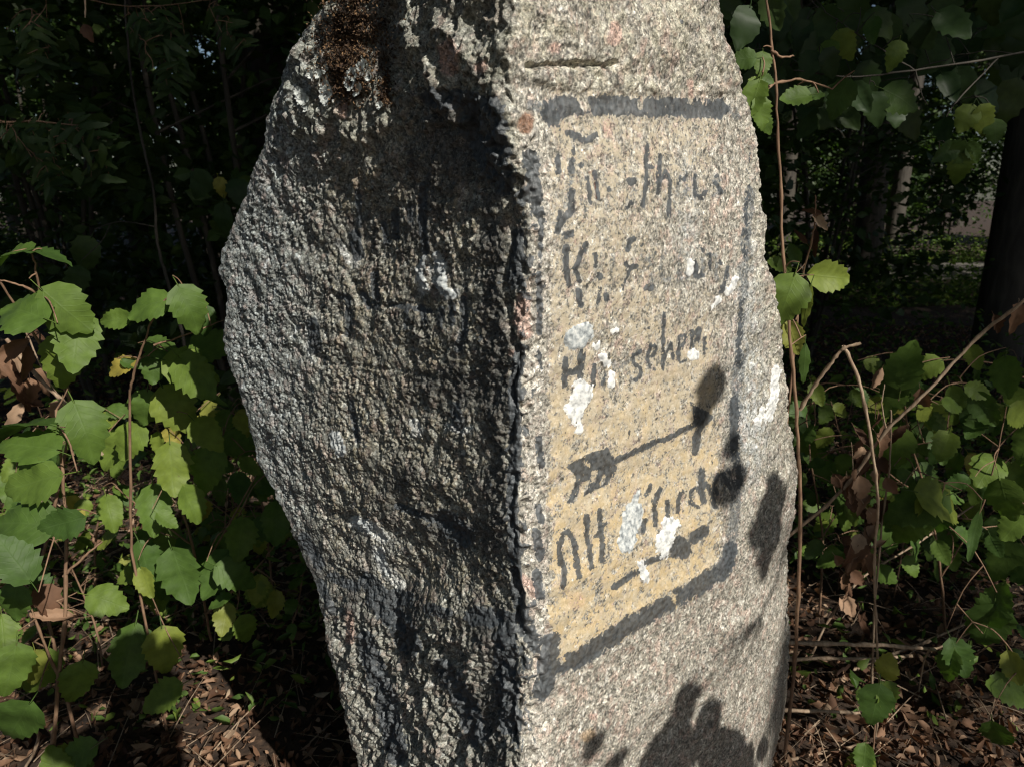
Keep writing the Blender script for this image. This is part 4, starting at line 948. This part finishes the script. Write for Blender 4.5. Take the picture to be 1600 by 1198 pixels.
stick('upright thin brown shoot with two leaves near the bottom', [(1362, 1198, 1.35), (1366, 1150, 1.35), (1372, 1080, 1.36)], 0.0020, 'seedling', M_STEM, 'plant', leaves=[(1368, 1105, 1.33, 56, 105), (1392, 1092, 1.34, 44, 60), (1386, 1040, 1.35, 36, -85, 'y'), (1350, 1186, 1.33, 36, 100), (1340, 1192, 1.33, 40, 160)], seed=12)
stick('thin arching twig with small leaves above the far path', [(1600, 590, 1.7), (1560, 570, 1.7), (1500, 562, 1.7), (1440, 566, 1.72)], 0.0022, mat=M_STEM, leaves=[(1524, 560, 1.68, 34, 80), (1526, 585, 1.68, 40, 90, 'n')], seed=13)
stick('pale dry stalk lying at the lower left corner', [(0, 1120, 1.3), (30, 1112, 1.3), (60, 1150, 1.32), (40, 1198, 1.33)], 0.0040, 'dead_branch', cat='stick', seed=14)
stick('long thin twig lying on the shaded ground left of the stone', [(170, 1198, 1.42), (230, 1170, 1.45), (320, 1150, 1.5), (420, 1135, 1.55)], 0.0026, seed=15)
stick('slanting brown twig bundle behind the left leaves', [(10, 530, 1.5), (60, 590, 1.5), (110, 640, 1.52), (160, 710, 1.56)], 0.0044, leaves=brown(12, [(30, 560), (75, 620), (50, 600)], 1.52, 26, 46, 20), seed=16, side=[[(40, 520, 1.48), (80, 600, 1.5), (118, 655, 1.54)]])
stick('pale hanging twig at the top left', [(130, -30, 1.6), (133, 0, 1.6), (133, 28, 1.6)], 0.0020, leaves=[(137, 52, 1.6, 20, 70, 'b')], seed=17)
plant_px('hazel_bush', 'leafy bush at the right edge with large dull green leaves', 'bush',
  [[(1480, 1020, 1.9), (1470, 900, 1.8), (1450, 780, 1.7), (1420, 680, 1.65), (1410, 600, 1.6)], [(1470, 900, 1.8), (1530, 800, 1.75), (1560, 700, 1.7), (1575, 620, 1.7)], [(1450, 780, 1.7), (1390, 740, 1.7), (1360, 700, 1.7)]],
  [(1412, 568, 1.55, 66, -82), (1398, 600, 1.58, 60, 95), (1445, 575, 1.6, 44, 150), (1372, 572, 1.6, 36, 10), (1420, 612, 1.58, 44, 90), (1572, 590, 1.6, 54, 108), (1540, 640, 1.6, 52, 62), (1530, 612, 1.6, 34, 20), (1450, 645, 1.6, 38, 30),
   (1492, 632, 1.6, 32, 10), (1430, 790, 1.5, 80, 160), (1480, 782, 1.48, 80, 20), (1462, 802, 1.5, 66, 60), (1420, 820, 1.5, 62, 130), (1520, 838, 1.5, 66, 92, 'n'), (1400, 700, 1.6, 56, 100), (1370, 665, 1.62, 40, 60),
   (1545, 985, 1.5, 70, 92), (1560, 940, 1.5, 60, -80), (1500, 1030, 1.5, 50, 70), (1480, 1040, 1.5, 40, 110), (1565, 1075, 1.45, 62, 190, 'g'), (1585, 1045, 1.45, 40, 80, 'y'), (1560, 1150, 1.4, 50, 60)] +
  dark_fill(80, 1360, 1610, 620, 900, 1.55, 2.1, 26, 54, rd_, 0.05), r=0.0042, seed=13)
plant_px('hazel_bush', 'low green bush between the stone and the diagonal branch', 'bush',
  [[(1280, 960, 1.9), (1285, 840, 1.85), (1270, 740, 1.8), (1260, 650, 1.8)], [(1285, 840, 1.85), (1330, 760, 1.85), (1370, 690, 1.9)]],
  dark_fill(70, 1235, 1400, 610, 880, 1.6, 2.2, 20, 42, rd_, 0.06), r=0.0036, seed=14)
plant_px('hazel_branch', 'overhanging leafy branch in shade at the upper right', 'branch',
  [[(1700, 60, 2.2), (1560, 90, 1.9), (1430, 110, 1.8), (1330, 120, 1.75), (1240, 110, 1.7)], [(1560, 90, 1.9), (1480, 180, 1.85), (1470, 240, 1.8), (1500, 270, 1.8)], [(1430, 110, 1.8), (1350, 60, 1.8), (1290, 20, 1.8)], [(1430, 110, 1.8), (1440, 150, 1.8), (1450, 165, 1.8)]],
  [(1365, 50, 1.75, 36, 100), (1400, 85, 1.75, 34, 100), (1310, 155, 1.75, 44, 110, 'd'), (1345, 155, 1.75, 46, 60, 'd'), (1410, 155, 1.75, 50, 30), (1370, 170, 1.75, 42, 80, 'd'), (1300, 100, 1.7, 40, 60, 'd'), (1265, 100, 1.7, 40, 120, 'd'),
   (1475, 240, 1.75, 40, 150), (1500, 240, 1.75, 40, 30), (1500, 262, 1.75, 40, 90), (1520, 240, 1.75, 30, 60), (1510, 185, 1.8, 36, 120), (1540, 190, 1.8, 40, 60), (1475, 205, 1.8, 36, 100, 'd'), (1555, 205, 1.8, 30, 90), (1290, 80, 1.75, 36, 130), (1320, 72, 1.75, 40, 60)] +
  [(rp.uniform(1140, 1600), rp.uniform(0, 190), rp.uniform(1.8, 2.6), rp.uniform(36, 54), rp.uniform(30, 150), 'd', 0.1, 0.6) for _ in range(80)], r=0.003, mat=M_BARK, seed=15, base=Vector((2.9, 2.4, 0)))
o = [c for c in COL.objects if c.name.startswith('hazel_branch')][0]
tb = Tube(); tb.add(smooth_path([at(1700, 60, 2.2), Vector((2.4, 2.4, 1.2)), Vector((2.9, 2.4, -0.02))], 6), 0.012, 0.022); tb.build('stem', M_STEM, o, o.location)

# ---- small saplings growing between, each leaf its own object
def sapling(x, y, h, nleaf, label, seed, mats=LV, lean=(0, 0), lsize=0.055, name='young_sapling', cat='sapling', group=None):
    rnd = random.Random(seed); g0 = gz1(x, y); root = empty(name, (x, y, g0)); tag(root, label, cat, group)
    pts = [Vector((x + lean[0]*t_*t_ + rnd.uniform(-.01, .01), y + lean[1]*t_*t_, g0 - 0.02 + h * t_)) for t_ in np.linspace(0, 1, 7)]
    path = smooth_path(pts, 4, 0.001, rnd); tb = Tube(); tb.add(path, 0.0035, 0.0012, 5, 0.1, rnd); tb.build('stem', M_STEM, root, root.location)
    tw = Tube()
    for k in range(nleaf):
        q = path[int(len(path) * rnd.uniform(0.3, 0.999))]; a = rnd.uniform(0, 6.283); L_ = rnd.uniform(0.03, 0.16) * (1.3 - (q.z - g0) / h)
        e = q + Vector((math.cos(a) * L_, math.sin(a) * L_, rnd.uniform(-.01, .04)))
        tw.add([q, (q + e) * 0.5 + Vector((0, 0, 0.008)), e], 0.0012, 0.0008, 3)
        d = Vector((math.cos(a), math.sin(a), rnd.uniform(-.7, -.05))); sz = lsize * rnd.uniform(0.6, 1.2)
        place_leaf(rnd.choice(mats), e + d.normalized() * sz * 0.28, d, Vector((rnd.uniform(-.4, .4), rnd.uniform(-.6, .2), 1)), sz, root)
    tw.build('twig', M_STEM, root, root.location)
for i, (x, y, h, nl, lab) in enumerate([
    (-1.15, 1.75, 0.55, 26, 'small sapling in the sunlit leaves at the left edge of the picture'),
    (-0.95, 2.15, 0.7, 26, 'knee high sapling behind the left hazel stem'),
    (-0.62, 1.75, 0.42, 18, 'low sapling in the stone shadow near the bottom left'),
    (-1.75, 2.6, 0.8, 26, 'sapling farther back at the left under the dark foliage'),
    (1.25, 2.1, 0.65, 26, 'sapling behind the bush at the right edge'),
    (0.85, 2.4, 0.6, 24, 'sapling behind the diagonal bare branch'),
    (1.75, 2.5, 0.75, 24, 'sapling at the right edge below the dark trunk'),
    (1.5, 3.1, 0.6, 22, 'farther sapling on the sunlit litter at the right'),
    (-0.75, 2.9, 0.7, 24, 'sapling in deep shade behind the leaves left of the stone'),
    (1.15, 1.62, 0.22, 10, 'tiny seedling in the litter at the bottom right corner')]):
    sapling(x, y, h, nl, lab, 100 + i, lean=(random.uniform(-.15, .15), 0))

# ------------------------------------------------------------------ litter, twigs and ground cover (uncountable)
def scatter(name, n_, area, kind, size, mat, seed, lift=0.0, flat=0.5, label=None):
    rs = np.random.RandomState(seed); x = rs.uniform(area[0], area[1], n_); u = rs.uniform(0, 1, n_); y = area[2] + (area[3] - area[2]) * u ** 1.8
    keep = ~((np.abs(x) < 0.35) & (y > 0.8) & (y < 1.2)); x, y = x[keep], y[keep]; n_ = len(x)
    z = ground_z(x, y) + rs.uniform(0.0, 1.0, n_) ** 2 * lift + 0.004
    a = rs.uniform(0, 6.283, n_); sz = rs.uniform(size[0], size[1], n_)
    # template leaf: 3x3 curled patch
    if kind == 'leaf':
        T = np.array([(0, -.5, 0), (.24, -.25, .16), (.28, .10, .2), (0, .55, .05), (-.28, .10, .2), (-.24, -.25, .16), (0, 0, -.03)])
        FT = np.array([(0, 1, 6), (1, 2, 6), (2, 3, 6), (3, 4, 6), (4, 5, 6), (5, 0, 6)])
    v = np.repeat(T[None], n_, 0); v[..., 2] *= rs.uniform(-1.6, 2.4, n_)[:, None]
    v[..., 1] *= rs.uniform(.7, 1.5, n_)[:, None]; v[..., 0] *= rs.uniform(.35, 1.1, n_)[:, None]; v[..., 2] += rs.uniform(-.35, .35, n_)[:, None] * v[..., 1] ** 2 * 2
    v += rs.uniform(-.05, .05, v.shape)
    tx_, ty_ = rs.normal(0, flat, n_)[:, None], rs.normal(0, flat, n_)[:, None]
    z1 = v[..., 2] * np.cos(tx_) - v[..., 1] * np.sin(tx_); y1 = v[..., 1] * np.cos(tx_) + v[..., 2] * np.sin(tx_)
    x1 = v[..., 0] * np.cos(ty_) + z1 * np.sin(ty_); z2 = z1 * np.cos(ty_) - v[..., 0] * np.sin(ty_)
    X1 = x1 * np.cos(a)[:, None] - y1 * np.sin(a)[:, None]; Y1 = x1 * np.sin(a)[:, None] + y1 * np.cos(a)[:, None]
    VV = np.stack([X1 * sz[:, None] + x[:, None], Y1 * sz[:, None] + y[:, None], z2 * sz[:, None] + z[:, None] + 0.2 * sz[:, None]], -1).reshape(-1, 3)
    FF = (FT[None] + (np.arange(n_) * len(T))[:, None, None]).reshape(-1, 3)
    o = link(name, mesh_np(name, VV, FF), None, mat); o['kind'] = 'stuff'
    if label: o['label'] = label
    return o
scatter('leaf_litter', 76000, (-3.2, 4.6, 1.0, 7.0), 'leaf', (0.007, 0.036), M_DRY, 1, 0.035, 0.6, 'brown dead leaves covering the forest floor')
scatter('ground_cover', 6500, (-3.0, 5.5, 1.5, 8.5), 'leaf', (0.015, 0.042), M_LEAF, 2, 0.20, 0.4, 'low green herbs scattered over the forest floor')
scatter('ground_cover', 7000, (0.7, 4.2, 2.2, 5.2), 'leaf', (0.022, 0.055), M_LEAF, 12, 0.55, 0.5, 'knee high green herbs between the stone and the dark trunk')
scatter('ground_cover', 2600, (-2.6, -0.5, 1.9, 4.2), 'leaf', (0.02, 0.05), M_LEAF, 13, 0.40, 0.5, 'low green herbs behind the left hazel stems')
scatter('ground_cover', 9000, (1.5, 9.0, 8.2, 10.6), 'leaf', (0.03, 0.08), M_LEAF, 3, 0.35, 0.4, 'green weeds on the near side of the far path')
scatter('ground_cover', 9000, (1.5, 12.0, 13.2, 16.0), 'leaf', (0.03, 0.09), M_LEAF, 4, 0.45, 0.4, 'green weeds on the far side of the path')
tb = Tube(); rt = random.Random(9)
for _ in range(1700):
    x = rt.uniform(-2.2, 2.8); y = rt.uniform(1.2, 4.0); a = rt.uniform(0, 3.14); L_ = rt.uniform(0.05, 0.28); z0 = gz1(x, y) + rt.uniform(0.004, 0.05)
    if abs(x) < 0.4 and y < 1.3: continue
    dz = rt.uniform(-.03, .06)
    tb.add([(x, y, z0), (x + math.cos(a)*L_*.5, y + math.sin(a)*L_*.5, z0 + dz*.5 + 0.006), (x + math.cos(a)*L_, y + math.sin(a)*L_, z0 + dz)], rt.uniform(0.0007, 0.0026), 0.0006, 3)
o = tb.build('fallen_twigs', M_DEAD); o['kind'] = 'stuff'; o['label'] = 'thin dry twigs strewn over the leaf litter'
# individual dead leaves that can be picked out on the litter
for i in range(46):
    right_ = i % 3 != 0
    px = rt.uniform(1240, 1600) if right_ else rt.uniform(0, 520); py = rt.uniform(960, 1190)
    p = ground_at(px, py); p.z = gz1(p.x, p.y) + 0.012
    root = p + Vector((0, 0, 0.012)); a = rt.uniform(0, 6.28); d = Vector((math.cos(a), math.sin(a), rt.uniform(-.1, .3)))
    me = rt.choice(LB); o = bpy.data.objects.new('dead_leaf', me); nrm = Vector((rt.uniform(-.5, .5), rt.uniform(-.6, .2), 1)); d.normalize(); nrm = (nrm - d * nrm.dot(d)).normalized(); xx = d.cross(nrm)
    o.matrix_world = Matrix.Translation(root) @ Matrix((xx, d, nrm)).transposed().to_4x4() @ Matrix.Scale(rt.uniform(0.035, 0.065), 4); COL.objects.link(o)
    tag(o, 'curled brown dead leaf lying on the litter right of the stone' if right_ else 'curled brown dead leaf on the shaded litter left of the stone', 'leaf', 'dead leaves right of the stone' if right_ else 'dead leaves left of the stone')

# ------------------------------------------------------------------ forest
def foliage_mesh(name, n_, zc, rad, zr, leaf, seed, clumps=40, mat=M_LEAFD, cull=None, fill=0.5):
    rs = np.random.RandomState(seed)
    u = rs.normal(size=(clumps, 3)); u /= np.linalg.norm(u, axis=1)[:, None]; rr = rs.uniform(0.25, 1.0, clumps) ** 0.5
    cl = u * rr[:, None] * np.array([rad, rad, zr]) + np.array([0, 0, zc]); cr = rs.uniform(0.25, 0.5, clumps) * rad * fill * 1.6
    idx = rs.randint(0, clumps, n_); off = rs.normal(size=(n_, 3)) * cr[idx][:, None] * 0.55; off[:, 2] *= 0.6
    C_ = cl[idx] + off
    C_[:, 2] = np.maximum(C_[:, 2], 0.1)
    if cull is not None:
        k = cull(C_); C_ = C_[k]; n_ = len(C_)
    d = rs.normal(size=(n_, 3)); d[:, 2] = d[:, 2] * 0.5 - 0.3; d /= np.linalg.norm(d, axis=1)[:, None]
    nn = rs.normal(size=(n_, 3)) * 0.6; nn[:, 2] += 1.0; x_ = np.cross(d, nn); x_ /= np.linalg.norm(x_, axis=1)[:, None]; nn = np.cross(x_, d)
    s_ = (leaf * rs.uniform(0.6, 1.25, n_))[:, None]
    v = np.stack([C_ - d*s_*.5, C_ + x_*s_*.33 - d*s_*.1 + nn*s_*.05, C_ + x_*s_*.25 + d*s_*.22 + nn*s_*.04, C_ + d*s_*.55, C_ - x_*s_*.25 + d*s_*.22 + nn*s_*.04, C_ - x_*s_*.33 - d*s_*.1 + nn*s_*.05], 1).reshape(-1, 3)
    b0 = (np.arange(n_) * 6)[:, None]
    f = np.concatenate([b0 + np.array([0, 1, 2, 3]), b0 + np.array([0, 3, 4, 5])])
    me = mesh_np(name, v, f, False); me.materials.append(mat)
    return me
def trunk_mesh(name, h, r0, r1, seed, limbs=7, stems=1, sides=12, spread=1.2):
    rnd = random.Random(seed); tb = Tube()
    for s_ in range(stems):
        a = rnd.uniform(0, 6.28); ln_ = (0.0 if stems == 1 else rnd.uniform(.3, .8)); top = Vector((math.cos(a)*ln_*spread, math.sin(a)*ln_*spread, h))
        path = smooth_path([Vector((math.cos(a)*.06*(stems > 1), math.sin(a)*.06*(stems > 1), -0.1)), top*0.35 + Vector((rnd.uniform(-.08, .08), rnd.uniform(-.08, .08), 0)), top*0.7, top], 5)
        tb.add(path, r0, r1, sides, 0.05, rnd)
        for q in range(limbs):
            p = path[int(len(path) * rnd.uniform(0.35, 0.95))]; b2 = rnd.uniform(0, 6.28); L_ = spread * rnd.uniform(0.6, 1.4)
            tb.add([p, p + Vector((math.cos(b2)*L_*.5, math.sin(b2)*L_*.5, L_*.25)), p + Vector((math.cos(b2)*L_, math.sin(b2)*L_, L_*.35))], r1 * 0.9, r1 * 0.2, 5)
    me = mesh_np(name, tb.v, tb.f); me.materials.append(M_BARK); return me
TC = [foliage_mesh('crown', 15000, 8.3, 3.0, 3.0, 0.17, 50 + i, 60) for i in range(3)]
TT = [trunk_mesh('trunk', 9.5, 0.17, 0.06, 60 + i, 12, 1, 14, 2.2) for i in range(3)]
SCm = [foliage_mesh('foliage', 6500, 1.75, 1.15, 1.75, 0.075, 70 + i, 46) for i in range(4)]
ST = [trunk_mesh('stem', 2.8, 0.018, 0.008, 80 + i, 5, 5, 6, 0.8) for i in range(4)]
def tree(x, y, sc_, rot, label, group, k, name='forest_tree', cat='tree', crown='crown', trunk='trunk', CM=TC, TM=TT, sz=None):
    root = empty(name, (x, y, gz1(x, y))); root.rotation_euler = (0, 0, rot); root.scale = (sc_, sc_, sz or sc_); tag(root, label, cat, group)
    o = link(trunk, TM[k % len(TM)], root); o = link(crown, CM[k % len(CM)], root); o['kind'] = 'stuff'
    return root
rf = random.Random(77)
def where(x, y):
    k = 800 + F * x / y
    side = ('beyond the left edge leaves' if k < 180 else 'left of the stone' if k < 380 else 'behind the left half of the stone' if k < 810 else 'behind the right half of the stone' if k < 1210 else
            'just right of the tall reddish shoot' if k < 1340 else 'above the diagonal bare branch' if k < 1480 else 'by the right edge of the picture')
    return side + (', nearest row' if y < 5.5 else ', second row' if y < 8 else ', middle distance' if y < 12 else ', beyond the far path' if y < 17 else ', far back in the wood')
named = [(3.45, 5.0, 1.0, 'big dark tree trunk at the right edge of the picture'), (5.6, 11.5 + 3.6, 1.1, 'shaded trunk beyond the path at the upper right'), (-3.2, 6.5, 1.0, 'dark trunk hidden in the shade at the upper left'), (2.2, 8.3, 0.9, 'shaded tree behind the right shoulder of the stone')]
for i, (x, y, s_, lab) in enumerate(named):
    tree(x, y, s_, rf.uniform(0, 6.28), lab, None, i)
for i, (x, y) in enumerate([(-6, 9), (-1.5, 10), (1, 13.5), (-4.5, 13), (8.5, 17), (11, 15), (-9, 15), (3.5, 19), (-1, 18), (8.5, 23), (-7, 20), (14, 21), (0.5, 6.3), (6.6, 7.6), (-5.5, 4.5), (4, 25), (-3, 25), (10, 29), (17, 28), (-12, 24), (6.2, 3.0), (-1.6, 5.2), (4.9, 10.0), (9.3, 13.6), (2.2, 11.4), (7.6, 14.6)]):
    tree(x, y, rf.uniform(0.85, 1.2), rf.uniform(0, 6.28), 'dark forest tree ' + where(x, y), 'forest trees behind the stone', i + 1)
# understory
bush_lab = 'dense shaded understory bush filling the dark wood behind the stone'
bushes = [(-2.6, 4.4), (-1.5, 4.0), (-0.5, 4.6), (0.6, 4.4), (-3.6, 5.6), (-2.2, 6.4), (-0.8, 6.6), (0.9, 6.6), (-4.9, 7.6), (-3.3, 8.4), (-1.2, 8.8), (1.0, 9.0), (2.3, 5.6), (-6.3, 10), (-4.0, 11), (-1.6, 11.4),
          (0.8, 12.0), (3.2, 15.8), (5.0, 17.5), (7.4, 16.2), (9.8, 17.4), (12.2, 16.5), (1.5, 16), (-0.8, 15), (-3.2, 16), (-6.2, 15), (6.2, 20), (9, 20.5), (3, 21), (-8.5, 12.5), (-10, 18), (8.6, 10.2), (10.5, 12), (6.5, 17.2), (8.6, 18.2), (11, 18.6), (13.8, 17.8), (16, 17), (4.2, 18.8), (7.5, 22), (5, 23.5)]
for i, (x, y) in enumerate(bushes):
    far = y > 14
    s_ = rf.uniform(0.9, 1.15) * (1.45 if far else 1.0)
    tree(x, y, s_, rf.uniform(0, 6.28), 'dense dark bush ' + where(x, y), 'understory bushes behind the stone', i, 'forest_bush', 'bush', 'foliage', 'stem', SCm, ST)

# unseen trees added to block the sun; crowns cut open for the light shaft
sh = Vector((math.sin(SUN_SIDE), -math.cos(SUN_SIDE), 0)); hh_ = Vector((math.cos(SUN_SIDE), math.sin(SUN_SIDE), 0)); se, ce = math.sin(SUN_EL), math.cos(SUN_EL)
def gap_cull(cx_, cy_):
    rs = np.random.RandomState(5)
    def f(C_):
        x = C_[:, 0] + cx_; y = C_[:, 1] + cy_; z = C_[:, 2]
        h = x * hh_.x + y * hh_.y; v = ce * z - se * (x * sh.x + y * sh.y)
        e = 0.12 * np.sin(v * 5.1) + 0.1 * np.sin(h * 7)
        gap = (h > -0.15 + e) & (h < 1.15 + e * 0.5) & (v < 2.3 + e)
        pn = fbm(h * 2.3 + 4, v * 2.3, 0 * h, 2)
        gap |= (h > -1.0) & (h < 0.2) & (v < 1.85 + e) & ((pn > -0.45) | (v > 1.35))
        thin = (h > 1.0) & (h < 4.0) & (v < 1.9 + e) & (pn > -0.42)
        thin |= (v < -0.2)
        return ~(gap | thin)
    return f
for i, (dist, side, zc, rad, zr, n_) in enumerate([(7.0, 0.6, 7.4, 3.0, 3.0, 26000), (8.5, 4.2, 7.6, 3.0, 3.2, 26000), (8.5, -3.2, 8.0, 3.0, 3.2, 26000), (13.0, 0.8, 12.0, 3.4, 3.4, 20000), (12.5, 6.0, 10.5, 3.4, 3.4, 16000), (9.5, 9.0, 8.3, 3.4, 3.4, 16000), (14.0, 11.5, 11.5, 3.6, 3.6, 14000)]):
    p = sh * dist + hh_ * side
    root = empty('forest_tree', (p.x, p.y, gz1(p.x, p.y))); tag(root, 'unseen tree added behind the viewer, crown cut to shape the sunlight', 'tree', 'added sun-blocking trees behind the viewer')
    o = link('trunk', trunk_mesh('trunk', zc, 0.16, 0.06, 90 + i, 8, 1, 12, 1.6), root)
    if abs(side - 0.6) < 1.0: o.location = (hh_.x * 1.6, hh_.y * 1.6, 0)
    o = link('crown', foliage_mesh('crown', n_, zc, rad, zr, 0.12, 95 + i, 80, cull=gap_cull(p.x, p.y)), root); o['kind'] = 'stuff'
for i, (x, y) in enumerate([(-6.5, -1.5), (-4.6, 1.6), (-6, -6), (-2.5, -8), (7.5, 0.5), (5, 3.0), (9, -4), (-8, 3)]):
    tree(x, y, rf.uniform(0.95, 1.2), rf.uniform(0, 6.28), 'tall tree closing the clearing at the side of the viewer', 'trees beside the viewer', i)

# leafy twigs reaching over the clearing from the sunny side: their leaves cast the shadows seen on the stone
def shade_spray(spots, dist, label, seed, size=0.05, ground=False, off=Vector((0.9, -0.3, 0.8))):
    rnd = random.Random(seed); root_p = None; pts = []
    for (px, py, sz) in spots:
        p = on_stone(px, py)[0] if not ground else ground_at(px, py)
        pts.append((p + S * dist * rnd.uniform(0.9, 1.1), sz))
    far = pts[0][0] + off; foot = Vector((far.x + off.x * 0.5, far.y + off.y * 0.5 - 0.2, 0))
    root = empty('overhanging_branch', foot); tag(root, label, 'branch')
    tb = Tube(); tb.add(smooth_path([foot, Vector((foot.x, foot.y, far.z * 0.6)), far, far + (pts[0][0] - far) * 0.6], 6), 0.012, 0.004); tb.build('stem', M_STEM, root, foot)
    tw = Tube(); hub = far + (pts[0][0] - far) * 0.6
    for p, sz in pts:
        a = rnd.uniform(0, 6.28); u = S.cross(Vector((0, 0, 1))).normalized(); v = S.cross(u); d = (u * rnd.choice((-1, 1)) + v * math.cos(a) * 0.5).normalized()
        place_leaf(rnd.choice(LV), p - d * sz * 0.5, d, S + Vector((rnd.uniform(-.3, .3), rnd.uniform(-.3, .3), 0)), sz, root)
        tw.add([hub, (hub + p) * 0.5 + Vector((0, 0, 0.03)), p - d * sz * 0.75], 0.0018, 0.001, 4)
    tw.build('twig', M_STEM, root, foot)
shade_spray([(1110, 605, 0.078), (1098, 645, 0.055)], 1.9, 'thin shoot behind the viewer holding two broad leaves', 1)
shade_spray([(1198, 790, 0.085), (1206, 840, 0.08), (1214, 760, 0.07), (1205, 818, 0.08), (1188, 835, 0.07), (1216, 785, 0.07), (1196, 860, 0.07), (1135, 765, 0.075), (1194, 885, 0.06), (1140, 700, 0.055), (1150, 740, 0.06)], 2.0, 'leafy shoot behind the viewer shading the right edge of the stone', 2)
shade_spray([(1075, 1090, 0.075), (1060, 1130, 0.09), (1100, 1140, 0.095), (1150, 1160, 0.09), (1075, 1175, 0.1), (1020, 1190, 0.09), (1190, 1170, 0.08), (1130, 1190, 0.1), (1110, 1110, 0.07), (1120, 1165, 0.1), (1060, 1160, 0.1), (1160, 1190, 0.1), (1050, 1190, 0.1), (960, 1195, 0.07), (930, 1160, 0.05), (1000, 1230, 0.1), (1100, 1240, 0.12), (1170, 1230, 0.12), (930, 1240, 0.1)], 1.8, 'leafy shoot behind the viewer shading the lower right of the stone', 3)
rq = random.Random(4)  # unseen boughs added only to shade the ground left and right
shade_spray([(rq.uniform(110, 250), rq.uniform(1050, 1240), rq.uniform(0.09, 0.15)) for _ in range(24)], 2.7, 'unseen leafy bough added behind the viewer to darken the ground at the lower left', 7, ground=True, off=-hh_ * 1.6 + Vector((0, 0, 0.3)))
shade_spray([(rq.uniform(1230, 1500), rq.uniform(860, 1010), rq.uniform(0.07, 0.12)) for _ in range(5)] + [(rq.uniform(1230, 1600), rq.uniform(1010, 1200), rq.uniform(0.05, 0.09)) for _ in range(8)], 3.0, 'unseen leafy bough added behind the viewer to dapple the litter at the right', 8, ground=True, off=hh_ * 1.4 + Vector((0, 0, 0.4)))
